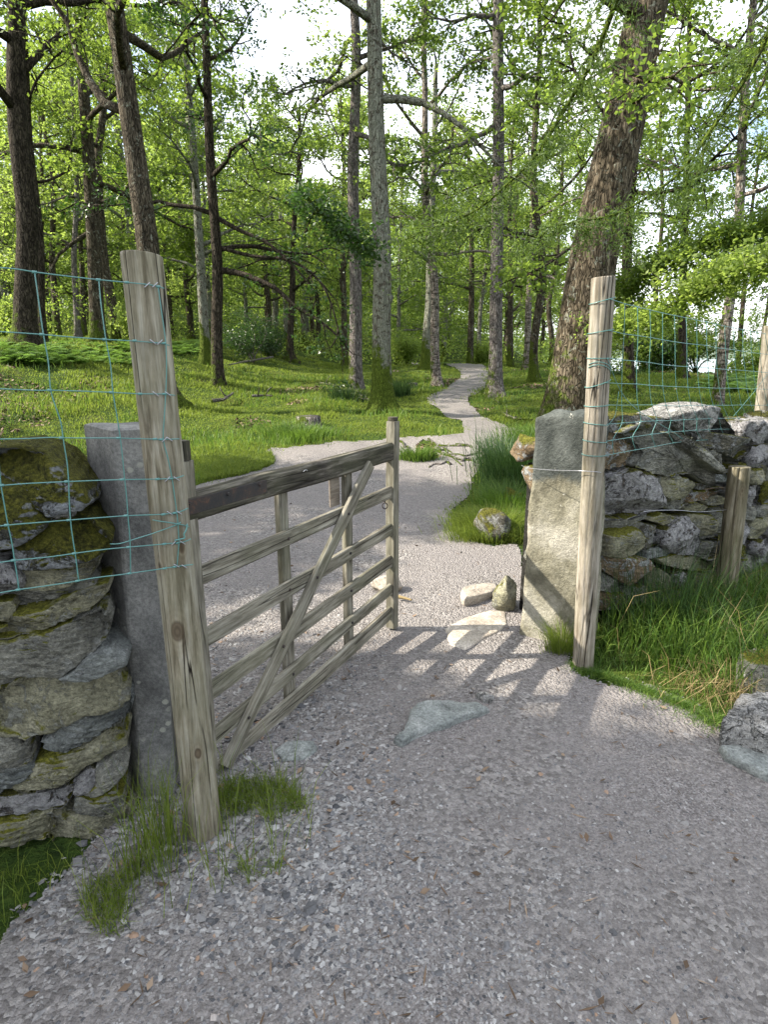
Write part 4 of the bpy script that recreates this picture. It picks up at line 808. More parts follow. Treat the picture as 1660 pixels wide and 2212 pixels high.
H = [(Z1, [(-160, 243), (0, 257), (90, 262), (218, 284), (420, 310), (625, 333), (805, 350), (935, 362), (1010, 375), (1043, 388)]),
     (Z1, [(-160, 655), (0, 662), (265, 680), (450, 697), (665, 712), (855, 722), (1045, 737), (1078, 750)]),
     (Z1, [(-160, 1020), (0, 1025), (250, 1037), (315, 1034), (560, 1042), (707, 1048), (890, 1058), (1045, 1058), (1113, 1067)]),
     (ZL, [(-160, 255), (0, 252), (200, 248), (320, 240), (390, 244), (560, 245), (752, 245), (980, 252), (1033, 255), (1140, 250)]),
     (ZL, [(-160, 555), (0, 547), (180, 533), (422, 522), (600, 515), (775, 509), (1000, 506), (1090, 503), (1140, 498), (1170, 482)]),
     (ZL, [(-160, 820), (0, 803), (42, 798), (437, 766), (800, 738), (1040, 730), (1115, 720), (1165, 712), (1195, 690)]),
     (ZL, [(-160, 1055), (0, 1035), (85, 1022), (320, 1000), (470, 978), (540, 968), (680, 950), (817, 938), (1045, 918), (1130, 910), (1185, 905), (1213, 885)]),
     (ZL, [(-160, 1250), (0, 1228), (115, 1208), (250, 1190), (420, 1165), (492, 1152), (600, 1132), (750, 1115), (822, 1105), (1045, 1073), (1120, 1060), (1228, 1048)])]
VV = [[(Z1, [(220, 285), (240, 430), (275, 680), (310, 860), (318, 1033), (350, 1130), (390, 1240)]), (ZL, [(400, 244), (430, 420), (436, 522), (440, 640), (447, 766), (460, 870), (478, 978), (500, 1152)])],
      [(Z1, [(628, 334), (640, 480), (672, 712), (705, 880), (716, 1047), (740, 1180)]), (ZL, [(765, 244), (780, 380), (792, 509), (805, 620), (812, 738), (822, 830), (828, 938), (830, 1105)])],
      [(Z1, [(1005, 378), (1030, 560), (1055, 735), (1060, 900), (1053, 1060), (1045, 1200)]), (ZL, [(1033, 255), (1065, 360), (1095, 503), (1110, 620), (1125, 720), (1135, 840), (1138, 910), (1125, 1060)])],
      [(Z1, [(-130, 250), (-100, 450), (-60, 662), (-40, 900), (-25, 1025)]), (ZL, [(-20, 252), (-8, 400), (5, 547), (30, 680), (50, 798), (75, 900), (92, 1022), (110, 1120), (120, 1208)])]]
for Zf, pts in H: wire(mb, [lp(Zf, x, y) for x, y in pts], wr)
for gset in VV: wire(mb, [lp(Zf, x, y, .0012) for Zf, pts in gset for x, y in pts], wr)
for Zf, xs in ((Z1, [(218, 284), (625, 333), (805, 350), (1005, 376), (265, 680), (665, 712), (855, 720), (1043, 736), (315, 1034), (707, 1048), (890, 1058), (1045, 1058)]), (ZL, [(390, 244), (752, 245), (985, 252), (1025, 254), (422, 522), (775, 509), (1000, 506), (1080, 503), (8, 546), (42, 798), (437, 766), (800, 738), (1038, 730), (1110, 721), (85, 1022), (470, 978), (817, 938), (1045, 918), (1130, 911), (115, 1208), (492, 1152), (822, 1105), (1048, 1073), (1112, 1062)])):
    for x, y in xs: knot(mb, lp(Zf, x, y, .0006), -LFD+np.array([0, 0, .02]), wr)
wire(mb, [lp(ZL, 700, 918, -.03), lp(ZL, 760, 918), lp(ZL, 830, 895), lp(ZL, 960, 855), lp(ZL, 1120, 798, .003), lp(ZL, 1150, 780, .003)], wr)
wire(mb, [lp(ZL, 970, 765, -.02), lp(ZL, 1020, 774, .002), lp(ZL, 1100, 785, .004), lp(ZL, 1160, 796, .003), lp(ZL, 1200, 808, -.01)], wr)
wire(mb, [lp(ZL, 1190, 790, .004), lp(ZL, 1185, 830, .006), lp(ZL, 1165, 858, .006), lp(ZL, 1180, 880, .006), lp(ZL, 1110, 895, .004)], wr*1.5)
mb.build('netting', M['wire'], f1)
for Zf, x, y in ((Z1, 935, 366), (Z1, 985, 366), (Z1, 972, 728), (Z1, 1015, 730), (Z1, 990, 1058), (Z1, 1068, 1058), (ZL, 1045, 255), (ZL, 1078, 252), (ZL, 1065, 505), (ZL, 1122, 503), (ZL, 1080, 722), (ZL, 1138, 718), (ZL, 1105, 910), (ZL, 1160, 908), (ZL, 1122, 1055), (ZL, 1172, 1060)):
    mb = MB(); p = lp(Zf, x, y, .0015); d = -LFD*.007; up = np.array([0, 0, .006]) if x % 2 == 0 else np.array([0, 0, -.006]); wire(mb, [p-d+up, p+LFN*.002, p+d-up], .0013, 5); mb.build('staple', M['galv'], f1)
f2 = empty('wire_fence', (1.7, 3.3, 1.3), 'green coated wire netting stretched above the right stone wall between two posts', 'fence')
def rp(x, y, Zf=Z3, o=0.0): return at_plane(*Zf(x, y), RFP+RFN*o, RFN)
def z6(pts): return [(x, y+1093) for x, y in pts]
Wd = [[(665, 458), (750, 487), (830, 505), (910, 525), (990, 545), (1065, 560), (1140, 575), (1205, 590), (1270, 600), (1330, 615), (1385, 628), (1440, 638), (1500, 650), (1550, 658), (1590, 667), (1640, 676)],
      [(655, 655), (745, 678), (835, 688), (915, 700), (990, 715), (1070, 728), (1145, 738), (1210, 745), (1270, 750), (1330, 765), (1390, 772), (1445, 778), (1500, 788), (1555, 795), (1610, 802), (1665, 808)],
      [(642, 830), (735, 843), (825, 850), (905, 858), (990, 873), (1070, 880), (1145, 885), (1210, 888), (1280, 893), (1335, 898), (1395, 903), (1455, 906), (1515, 910), (1570, 915), (1620, 920), (1675, 924)],
      [(632, 987), (730, 993), (825, 995), (905, 1003), (990, 1008), (1075, 1012), (1150, 1015), (1220, 1018), (1285, 1020), (1350, 1022), (1410, 1022), (1470, 1022), (1525, 1025), (1580, 1027), (1635, 1028), (1690, 1029)],
      [(632, 1128), (730, 1130), (830, 1128), (920, 1128), (1010, 1132), (1095, 1135), (1170, 1132), (1240, 1130), (1310, 1130), (1370, 1130), (1430, 1130), (1490, 1128), (1550, 1130), (1600, 1130), (1655, 1130), (1705, 1130)],
      z6([(625, 158), (740, 150), (860, 140), (960, 135), (1050, 135), (1130, 128), (1215, 125), (1290, 122), (1350, 120), (1410, 120), (1470, 118), (1530, 118), (1590, 115), (1640, 116), (1690, 118)]),
      z6([(620, 268), (665, 260), (790, 240), (915, 222), (1020, 208), (1120, 202), (1200, 195), (1280, 192), (1360, 188), (1430, 190), (1500, 190), (1560, 188), (1615, 190), (1665, 190)]),
      z6([(610, 362), (680, 345), (820, 320), (945, 298), (1060, 275), (1150, 265), (1240, 258), (1320, 255), (1390, 248), (1460, 245), (1530, 246), (1600, 250), (1655, 252)])]
mb = MB()
for r_ in Wd: wire(mb, [rp(x, y) for x, y in r_], .0015, 5)
for k in range(1, 16): wire(mb, [rp(*r_[k], o=.001) for r_ in Wd if k < len(r_)], .0015, 5)
for r_ in Wd:
    for k in range(1, min(16, len(r_))): knot(mb, rp(*r_[k]), RFD, .0013)
wire(mb, [rp(640, 830), rp(700, 1000), rp(725, 1065), rp(850, 1180), rp(1050, 1293), rp(1190, 1400), rp(1400, 1575)], .0015, 5)
wire(mb, [rp(712, 1040), rp(690, 1200), rp(650, 1250)], .0013, 5); wire(mb, [rp(1660, 930), rp(1560, 1060), rp(1440, 1200)], .0013, 5)
def pc(z): t = z/1.8; return np.array([.985-.08*t, 2.685-.04*t])
for (zz, tl) in ((458, .015), (655, .01), (828, 0.), (990, .02), (1132, .004), (1250, -.005), (1362, -.004), (1450, 0.0)):
    c = at_y(*Z3(560, zz+4), 2.61)[2]; q = []
    for t in np.linspace(0, 6.283, 26): cc = pc(c); q.append([cc[0]+.0515*math.cos(t), cc[1]+.0515*math.sin(t), c+tl*math.cos(t)*.9])
    tube(mb, q, .0016, 6)
for dz in (0, .012):
    q = []
    for t in np.linspace(3.4, 6.4, 14): c = 1.42+dz+.045*math.sin(t-3.4)*1.6; cc = pc(c); q.append([cc[0]+.0515*math.cos(t), cc[1]+.0515*math.sin(t), c+.05*(math.cos(t-2.2))])
    tube(mb, q, .0016, 6)
mb.build('netting', M['wire'], f2)
mb = MB(); a = at_y(1136, 1009, 3.0); b = at_y(1300, 1019, 2.60); b2 = at_y(1256, 1016, 2.635); wire(mb, [a+np.array([-.01, .05, 0]), a+np.array([0, -.03, 0]), (a*.5+b2*.5)+np.array([0, -.02, -.004]), b2+np.array([0, -.012, 0]), b+np.array([0, -.01, 0]), b+np.array([.012, .03, -.01])], .0014)
tag(mb.build('tie_wire', M['galv'], None), 'thin single wire tied from the stone slab to the pale round post', 'wire')
mb = MB(); wire(mb, [at_plane(*ZR(x, y), RP+RN*.13, RN) for x, y in ((870, 712), (960, 703), (1100, 703), (1220, 716), (1400, 700))], .0017)
tag(mb.build('loose_wire', M['galv']), 'sagging grey wire running along the right wall to the short post', 'wire')
# ---------------------------------------------------------------- trees
M['bark_oak'] = bark_mat('oak bark', (.035, .028, .02), (.085, .07, .05), (.15, .125, .09), .45, .1)
M['bark_dark'] = bark_mat('dark bark', (.025, .02, .015), (.055, .045, .034), (.10, .082, .062), .25, .0)
M['bark_grey'] = bark_mat('grey scaly bark', (.10, .085, .08), (.20, .175, .165), (.34, .30, .28), .15, .15, scale=1.4)
M['bark_moss'] = bark_mat('mossy lichened bark', (.06, .052, .04), (.13, .115, .09), (.22, .20, .165), .75, .8, mz=1.5)
M['bark_big'] = bark_mat('deep ridged bark', (.035, .027, .018), (.11, .088, .06), (.20, .165, .12), .12, .1, scale=.9)
M['bark_birch'] = bark_mat('birch bark', (.15, .12, .10), (.30, .25, .22), (.48, .43, .38), .1, .2, birch=True)
M['leaf'] = leaf_mat('oak leaves', (.032, .060, .012), (.066, .112, .020), (.12, .165, .03), (.30, .43, .06), .48)
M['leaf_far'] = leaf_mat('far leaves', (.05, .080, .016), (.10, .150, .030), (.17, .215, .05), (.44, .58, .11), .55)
M['leaf_dark'] = leaf_mat('dark leaves', (.012, .032, .008), (.026, .062, .012), (.05, .09, .02), (.09, .20, .03), .3, .5, .35)
M['leaf_fir'] = leaf_mat('conifer sprays', (.020, .044, .008), (.045, .082, .014), (.08, .125, .022), (.18, .28, .04), .38)
M['fern'] = leaf_mat('bracken', (.06, .12, .02), (.11, .20, .035), (.19, .29, .06), (.22, .38, .06), .4)
ASP = [.62]
def leafmesh(mb, C, size, flatn=.8, rs=rng, asp=None):
    """C: leaf centres; one folded leaf-shaped face each"""
    n = len(C); size = np.broadcast_to(size, (n,))
    nrm = rs.standard_normal((n, 3))*(.75, .75, .5)*1.0; nrm[:, 2] += flatn; nrm /= np.linalg.norm(nrm, axis=1)[:, None]
    a = rs.standard_normal((n, 3)); a -= nrm*(a*nrm).sum(1)[:, None]; a /= np.linalg.norm(a, axis=1)[:, None]; b = np.cross(nrm, a)
    L_ = size[:, None]; w_ = L_*(asp or ASP[0])*.5
    v = np.stack([C-a*L_*.5, C+b*w_-nrm*L_*.10+a*L_*.08, C+a*L_*.5-nrm*L_*.12, C-b*w_-nrm*L_*.10+a*L_*.08], 1).reshape(-1, 3)
    mb.add(v, np.arange(n)[:, None]*4+np.array([[0, 1, 2, 3]]))
def wander(p, d, L_, n, rs, gn=.25, up=0.0):
    P = [p]; d = d/np.linalg.norm(d)
    for k in range(n):
        d = d+rs.standard_normal(3)*gn+np.array([0, 0, up]); d /= np.linalg.norm(d); P.append(P[-1]+d*L_/n)
    return np.array(P), d
def make_tree(base, top, r0, H, lo, cr, nl, leaves, lsize, seed, bark, leaf, label=None, group=None, flare=.7, name='tree', cat='tree', droop=0.0, root=None, clump=(.42, .17), burl=None, extra=None, bend=0.0, tuftn=11):
    leaves = int(leaves*(.86 if base[1] > 12 else .7)) if base[1] > .01 else leaves
    """base: foot of the trunk, top: another point on its axis; H: full height; crown from height lo with reach cr"""
    rs = np.random.default_rng(seed); base = np.asarray(base, float); d = np.asarray(top, float)-base; d /= d[2]
    zs = np.r_[np.array([-.25, 0, .06, .15, .3, .5, .8]), np.linspace(1.2, H, 16)]
    wob = np.stack([vnoise(P3(zs*.35, zs*0+seed, 0)), vnoise(P3(zs*.35, zs*0+seed, 7.)), 0*zs], 1)*(.10+bend)*np.clip(zs/3, 0, 1)[:, None]
    ax = base+d*zs[:, None]+wob; rr = r0*(1-.62*np.clip(zs/H, 0, 1)**1.1)*(1+flare*np.exp(-np.clip(zs, 0, 9)/.28)); rr[-1] = .02
    e = root or empty(name, base, label, cat, group)
    ph = rs.random()*6; nb = rs.integers(4, 7)
    def prof(k, th, p):
        z = zs[:, None]; g = 1+.30*flare*np.exp(-np.clip(z, 0, 9)/.22)*np.sin(th*nb+ph)+.05*fbm(np.stack([np.cos(th)*1.5+0*z, np.sin(th)*1.5+0*z, z*.8+0*th], -1)+seed, 3)
        return g
    mb = MB(); tube(mb, ax, rr, 20, True, prof)
    if burl is not None: 
        c = base+d*burl[0]; b0 = blob(c+np.array(burl[1:4])*r0, (r0*.55, r0*.5, r0*.6), seed, 0, rough=.3, nseg=18)
        mb.add(b0.v[0], *b0.f)
    ctr = []; axf = lambda z: np.array([np.interp(z, zs, ax[:, 0]), np.interp(z, zs, ax[:, 1]), np.interp(z, zs, ax[:, 2])])
    az = rs.random()*6.283
    for k in range(nl):
        f = (k+.5)/nl; z = lo+(H-lo)*f*.93; az += 2.4+rs.normal(0, .35); p = axf(z); r_ = np.interp(z, zs, rr)
        L_ = cr*(1-.55*f**1.5)*(.75+.4*rs.random()); el = .15+.65*f+rs.normal(0, .15)-droop
        dr = np.array([math.cos(az)*math.cos(el), math.sin(az)*math.cos(el), math.sin(el)])
        P, dd = wander(p, dr, L_, 7, rs, .20, .02-droop*.06); tube(mb, P, np.linspace(min(r_*.55, .10+.01*cr), .012, 8), 6)
        for q in range(2, 8):
            for s_ in range(2 if q > 3 else 1):
                a2 = rs.standard_normal(3)*.6; a2[2] *= .5; d2 = (P[q]-P[q-1]); d2 = d2/np.linalg.norm(d2)*.55+a2
                Q, _ = wander(P[q], d2, L_*(.18+.24*rs.random()), 4, rs, .28, 0); tube(mb, Q, np.linspace(.022, .006, 5), 4)
                ctr += [Q[2], Q[3], Q[4]]
        ctr += [P[5], P[6], P[7]]
    for (za, pts, ra) in (extra or []):      # named big limbs, given as points
        P = smooth_line(np.array([axf(za)]+list(pts)), 18); tube(mb, P, np.linspace(ra, ra*.25, 18), 7)
        for q in range(6, 18, 2):
            Q, _ = wander(P[q], (P[q]-P[q-1])+rs.standard_normal(3)*.12, 1.0, 5, rs, .3, -.05); tube(mb, Q, np.linspace(.022, .005, 6), 4); ctr += [Q[3], Q[5], P[q]]
    mb.build('trunk', bark, e, origin=tuple(base))
    ctr = np.array(ctr)
    if len(ctr) and leaves:
        n = leaves; nc = len(ctr); sub = ctr[rs.integers(nc, size=max(1, n//tuftn))]+rs.standard_normal((max(1, n//tuftn), 3))*np.array([clump[0], clump[0], clump[1]])*.62
        C = np.repeat(sub, tuftn, 0)+rs.standard_normal((len(sub)*tuftn, 3))*lsize*(.9, .9, .55)
        lb = MB(); leafmesh(lb, C, lsize*(.65+.7*rs.random(len(C))), .9, rs); lb.build('crown', leaf, e, smooth=False, origin=tuple(base))
    return e
def pxtree(u, v, w, utop, y=None, vtop=496, **k):
    p = hit(u, v) if y is None else at_y(u, v, y)
    if y is not None: p[2] = gz(p[0], p[1])
    dep = p[1]*CP+(EYE-p[2])*SP; r = w/2/F*dep; t = at_y(utop, vtop, p[1]); return p, t, r
T = []   # u, v, w, utop, depth, bark, leaf, H, lo, cr, nl, leaves, lsize, label, options
A = T.append
A((57, 752, 46, 50, None, 'bark_dark', 'leaf', 13, 5.2, 4.5, 10, 14000, .10, 'thick dark straight trunk at the far left edge, behind the top wires', {}))
A((93, 736, 16, 78, 19, 'bark_dark', 'leaf', 12, 4, 3.5, 8, 8000, .11, 'dark narrow trunk close behind the thick leftmost tree', {}))
A((212, 742, 31, 197, None, 'bark_oak', 'leaf', 13, 4.5, 4.5, 10, 11000, .11, 'brown straight trunk with a short side bough, left of the round post', {}))
A((246, 738, 22, 228, None, 'bark_oak', 'leaf', 12, 3.6, 4.0, 9, 9000, .12, 'bent trunk just right of the brown straight one, leaning left at its top', {'bend': .25}))
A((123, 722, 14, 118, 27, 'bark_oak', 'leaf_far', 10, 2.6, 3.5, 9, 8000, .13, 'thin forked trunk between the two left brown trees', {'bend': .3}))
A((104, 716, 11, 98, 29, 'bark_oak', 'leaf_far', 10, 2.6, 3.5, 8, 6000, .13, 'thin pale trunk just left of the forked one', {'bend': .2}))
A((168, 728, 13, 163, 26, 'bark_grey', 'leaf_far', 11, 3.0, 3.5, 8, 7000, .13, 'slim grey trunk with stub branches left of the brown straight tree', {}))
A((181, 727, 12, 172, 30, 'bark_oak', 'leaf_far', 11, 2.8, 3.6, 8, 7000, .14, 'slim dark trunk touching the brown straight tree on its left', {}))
A((352, 872, 50, 308, None, 'bark_oak', 'leaf', 12, 5.0, 4.5, 10, 13000, .09, 'broad trunk mostly hidden behind the thick round fence post', {'flare': 1.0}))
A((472, 835, 25, 460, None, 'bark_dark', 'leaf_dark', 11, 3.0, 3.6, 9, 11000, .09, 'very dark trunk with a long bough reaching right over the meadow', {'limb': [(2.95, [(530, 592), (570, 612), (600, 622), (640, 668), (690, 690), (745, 740)], .085), (4.2, [(520, 500), (575, 520), (640, 580), (690, 640)], .06), (3.5, [(560, 560), (600, 552), (650, 570), (700, 610), (728, 690), (745, 790)], .05)]}))
A((447, 790, 21, 430, None, 'bark_moss', 'leaf', 11, 3.2, 3.6, 9, 9000, .10, 'moss sided trunk leaning away just left of the very dark one', {'flare': 1.1}))
A((626, 780, 15, 636, None, 'bark_dark', 'leaf', 11, 2.8, 4.0, 11, 11000, .12, 'dark oak with wide splayed foot on the meadow ridge, left of the grey fir', {'flare': 1.6}))
A((661, 757, 19, 658, None, 'bark_moss', 'leaf_far', 12, 3.2, 4.0, 10, 9000, .14, 'trunk sunlit yellow on its left side, on the ridge behind the splayed oak', {'flare': 1.2}))
A((745, 760, 14, 742, 31, 'bark_oak', 'leaf_far', 12, 3.0, 4.0, 10, 9000, .14, 'shaded trunk seen just left of the grey fir', {}))
A((770, 845, 28, 768, None, 'bark_grey', 'leaf_fir', 14, 6.5, 2.8, 12, 9000, .10, 'straight grey fir trunk with reddish foot left of the mossy tree', {'droop': .5, 'flare': .5}))
A((828, 886, 42, 820, None, 'bark_moss', 'leaf', 12, 5.5, 4.2, 10, 12000, .09, 'lichen spotted trunk with green mossy foot and a burl, centre of the meadow', {'flare': 1.0, 'burl': (2.2, .75, -.6, 0)}))
A((921, 800, 21, 930, None, 'bark_moss', 'leaf', 12, 3.2, 4.2, 10, 11000, .12, 'mossy trunk standing behind the knobbly lit one, left of the path', {'flare': 1.0}))
A((944, 832, 20, 930, None, 'bark_birch', 'leaf_far', 12, 3.6, 4.2, 10, 12000, .10, 'knobbly pale trunk with dark patches just left of the path bend', {'bend': .05}))
A((1016, 782, 14, 1016, 35, 'bark_oak', 'leaf', 12, 3.6, 4.0, 9, 9000, .13, 'straight brown trunk right behind the crest of the path', {'flare': .4}))
A((1031, 781, 10, 1056, 36, 'bark_moss', 'leaf', 10, 3.5, 3.5, 8, 7000, .13, 'thin trunk leaning right, touching the straight brown one at its foot', {'flare': .4}))
A((1070, 857, 29, 1070, None, 'bark_grey', 'leaf_fir', 15, 6.0, 2.8, 12, 9000, .10, 'tall straight pinkish grey fir trunk beside the path on its right', {'droop': .5, 'flare': .9}))
A((1103, 782, 12, 1105, 31, 'bark_oak', 'leaf', 12, 3.4, 4.0, 9, 9000, .13, 'slim brown trunk just right of the tall pinkish fir', {}))
A((1138, 795, 15, 1148, None, 'bark_birch', 'leaf', 12, 3.6, 4.0, 9, 10000, .12, 'trunk with sunlit left edge, left one of the close pair', {}))
A((1154, 826, 18, 1158, None, 'bark_oak', 'leaf', 11, 3.6, 4.0, 9, 10000, .10, 'curving brown trunk with a spreading branch, right one of the close pair', {'bend': .12, 'flare': .9}))
A((1194, 752, 12, 1200, 34, 'bark_oak', 'leaf_far', 11, 3.0, 3.8, 9, 8000, .13, 'slightly bent trunk on the mossy bank left of the big leaning tree', {'bend': .2}))
A((1222, 925, 110, 1304, None, 'bark_big', 'leaf', 11, 5.0, 4.5, 10, 15000, .085, 'huge ridged trunk leaning right behind the stone slab and the pale post', {'flare': .35}))
A((1358, 845, 23, 1362, None, 'bark_dark', 'leaf', 11, 3.2, 3.8, 10, 11000, .10, 'dark trunk seen through the netting close to the pale post', {'flare': .9}))
A((1474, 822, 18, 1478, None, 'bark_dark', 'leaf', 10, 2.8, 3.8, 10, 11000, .10, 'dark trunk seen through the middle of the netting', {'flare': .9}))
A((1551, 874, 23, 1585, None, 'bark_birch', 'leaf', 9, 3.6, 3.2, 9, 9000, .09, 'pinkish birch trunk leaning right behind the pale boulder on the wall', {'flare': .2}))
A((1597, 784, 11, 1622, 24, 'bark_oak', 'leaf', 8, 2.6, 2.6, 8, 5000, .11, 'slim trunk leaning right against the bright lake', {'flare': .4}))
A((1641, 788, 8, 1672, 25, 'bark_oak', 'leaf', 6, 2.8, 1.8, 6, 1500, .10, 'thin leaning sapling trunk near the right edge against the lake', {'flare': .3}))
A((1420, 800, 11, 1424, 24, 'bark_oak', 'leaf', 10, 2.6, 3.4, 9, 8000, .12, 'slender brown trunk between the two dark ones behind the netting', {}))
for k, (u, v, w_, ut, dep, bk, lf, H, lo, cr, nl, lv, ls, lab, op) in enumerate(T):
    p, t, r = pxtree(u, v, w_, ut, dep); ex = None
    if 'limb' in op:
        ex = []
        for (za, pts, ra) in op['limb']: ex.append((za, [at_y(a, b, p[1]-.25*i) for i, (a, b) in enumerate(pts)], ra))
    o2 = {q: op[q] for q in ('flare', 'droop', 'burl', 'bend') if q in op}
    make_tree(p, t, r, H, lo, cr, nl, int(lv*(.6 if k in (9, 14, 15, 16) else 1)), ls, 100+k, M[bk], M[lf], lab, None, extra=ex, **o2)
# holly sapling with pale stem, and a few low bushes
def bush(name, u, v, wd, h, n, ls, leaf, label, seed, y=None, stem=True, group=None, flat=.5):
    rs = np.random.default_rng(seed); p = hit(u, v) if y is None else at_y(u, v, y); p[2] = gz(p[0], p[1]); e = empty(name, p, label, 'shrub', group); ctr = []; mb = MB()
    for k in range(7):
        a = rs.random()*6.28; P, _ = wander(p+np.array([0, 0, 0 if k else 0]), np.array([math.cos(a)*.5, math.sin(a)*.5, 1.0]), h*(.7+.4*rs.random()), 7, rs, .25); tube(mb, P, np.linspace(.03, .006, 8), 5); ctr += list(P[2:])
        for q in (3, 4, 5, 6):
            Q, _ = wander(P[q], rs.standard_normal(3)*(1, 1, .4), wd*.4, 4, rs, .3); tube(mb, Q, np.linspace(.012, .004, 5), 4); ctr += list(Q[1:])
    mb.build('stem', M['bark_birch' if name == 'holly_bush' else 'bark_oak'], e, origin=tuple(p)); ctr = np.array(ctr)
    C = ctr[rs.integers(len(ctr), size=n)]+rs.standard_normal((n, 3))*(.16, .16, .10); C[:, 2] = np.maximum(C[:, 2], p[2]+.05)
    lb = MB(); leafmesh(lb, C, ls*(.6+.7*rs.random(n)), flat, rs); lb.build('foliage', M[leaf], e, smooth=False, origin=tuple(p)); return e
bush('holly_bush', 548, 785, 1.6, 2.2, 5500, .07, 'leaf_dark', 'glossy holly bush with a pale crooked stem on the meadow ridge', 5)
bush('holly_bush', 590, 770, 1.6, 1.5, 4500, .08, 'leaf_dark', 'low dark holly bush beside the foot of the splayed oak', 6)
bush('shrub', 1040, 765, 1.6, 1.6, 3500, .11, 'leaf_far', 'pale green shrub behind the crest of the path', 7, 36)
bush('shrub', 880, 770, 2.2, 1.8, 4500, .12, 'leaf_far', 'dark green shrub behind the mossy trunk left of the path', 8, 33)
bush('shrub', 1255, 740, 2.2, 2.0, 4000, .11, 'leaf', 'bushy young growth on the bank left of the pale round post', 9, 28)
bush('shrub', 1440, 788, 2.4, 1.5, 5000, .10, 'leaf_dark', 'low dark undergrowth behind the netting between dark trunks', 10, 22)
bush('shrub', 1625, 795, 1.6, .9, 3500, .09, 'leaf', 'small bright bush at the brink above the lake', 11, 20)
bush('shrub', 1392, 800, 3.0, 3.0, 8000, .10, 'leaf', 'tall leafy thicket behind the netting, close to the pale post', 14, 23, flat=.8)
bush('shrub', 1505, 796, 3.0, 2.6, 8000, .10, 'leaf', 'leafy thicket before the lake, left of the birch', 15, 23, flat=.8)
bush('shrub', 300, 770, 2.5, 1.6, 5000, .12, 'leaf_far', 'bright shrub on the rise left of the thick round post', 12, 24)
bush('shrub', 30, 715, 2.5, 1.4, 5000, .12, 'leaf_far', 'leafy shrub on the slope at the far left edge', 13, 24)

# trees of the wood further back: copies of a few kinds
prot = []
for k in range(5):
    e = make_tree((0, 0, 0), (0.1*(k-2)*.3, 0, 1.0*3), .15+.02*k, 12+k*.6, 1.9+.35*k, 4.2, 12, 8500, .17, 300+k, M['bark_oak' if k % 2 else 'bark_moss'], M['leaf_far' if k % 2 else 'leaf'], 'slim green tree deep in the wood beyond the meadow', 'trees deep in the wood', flare=.5, clump=(.75, .32))
    prot.append(e)
rs = np.random.default_rng(77); spots = []
def okspot(x, y, dmin):
    if any((x-a)**2+(y-b)**2 < dmin**2 for a, b in spots): return False
    az = math.atan2(x, y)
    ex = math.atan2(EXB[0], EXB[1])
    if abs(az-ex) < .035 and y < 46: return False
    if az > .40 and y > 17: return False
    return True
n_ = 0
while len(spots) < 60 and n_ < 6000:
    n_ += 1; y = rs.uniform(30, 64); a = rs.uniform(-.66, .42); x = y*math.tan(a)
    if y < 36 and a > -.2: continue
    if okspot(x, y, 3.3): spots.append((x, y))
# unseen trees added outside the frame, placed to shade the gateway
shade = []
for i, (x, y) in enumerate(spots):
    z = float(gz(x, y)); lab = 'slim green tree deep in the wood beyond the meadow'
    if i < 5: e = prot[i]; e.location = (x, y, z); e.rotation_euler = (0, 0, rs.random()*6.28)
    else: copy_tree(prot[i % 5], (x, y, z), rs.random()*6.28, rs.uniform(.85, 1.2), lab, 'trees deep in the wood')
LB = 'unseen tree added outside the frame to cast shade'
for (x, y, sc, k) in ((-15, -6, .9, 1), (-24, 7.5, 1.0, 4), (-25, 14, 1.0, 0), (8.5, -4, .9, 1)):
    copy_tree(prot[k], (x, y, float(gz(x, y))), x*1.7, sc, LB, 'shade trees added outside the frame')
for i, (x, y, H_, lo_, cr_, n_l) in enumerate(((-5.6, .78, 7.0, 3.6, 1.2, 20000), (-7.7, .85, 8.6, 4.4, 1.2, 22000), (-6.8, -1.2, 9, 4, 2.2, 24000), (-9.6, -.8, 10, 4, 2.3, 24000), (-7.0, 2.0, 5.3, 3.6, .7, 9000), (-7.8, 4.0, 5.5, 3.3, .95, 10000), (-9.8, 6.6, 7.0, 3.8, 1.6, 16000), (-7.6, 5.7, 7.4, 4.0, 1.3, 13000))):  # added trees, crowns sized to block sun from foreground and gravel
    make_tree((x, y, 0), (x, y, 3.), .08+.012*H_, H_, lo_, cr_, 12, n_l, .11, 960+i, M['bark_oak'], M['leaf'], LB, 'shade trees added outside the frame')
# the closed mass of leaves behind them
n = 9000; a = rs.uniform(-.70, .43, n); y = rs.uniform(58, 105, n); x = y*np.tan(a); h = rs.random(n)**.9*(5+.10*y); zc = gz(x, y)+h
k = (a < .40) | (zc < 3); x, y, zc = x[k], y[k], zc[k]; n = len(x)
C = np.repeat(np.c_[x, y, zc], 22, 0)+rs.standard_normal((n*22, 3))*(1.1, 1.1, .5)
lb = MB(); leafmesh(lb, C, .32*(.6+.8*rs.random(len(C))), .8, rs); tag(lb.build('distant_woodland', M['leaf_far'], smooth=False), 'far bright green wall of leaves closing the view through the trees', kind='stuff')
n = 900; a = rs.uniform(-.66, .40, n); y = rs.uniform(33, 60, n); x = y*np.tan(a); ex = math.atan2(EXB[0], EXB[1]); k = ~((np.abs(a-ex) < .03) & (y < 50)) & (gz(x, y) > -2); x, y = x[k], y[k]; n = len(x)
C = np.repeat(np.c_[x, y, gz(x, y)+.1+rs.random(n)*1.3], 20, 0)+rs.standard_normal((n*20, 3))*(.45, .45, .22)
lb = MB(); leafmesh(lb, C, .16*(.6+.8*rs.random(len(C))), .6, rs); tag(lb.build('undergrowth', M['leaf_far'], smooth=False), 'low leafy undergrowth between the far trunks', kind='stuff')

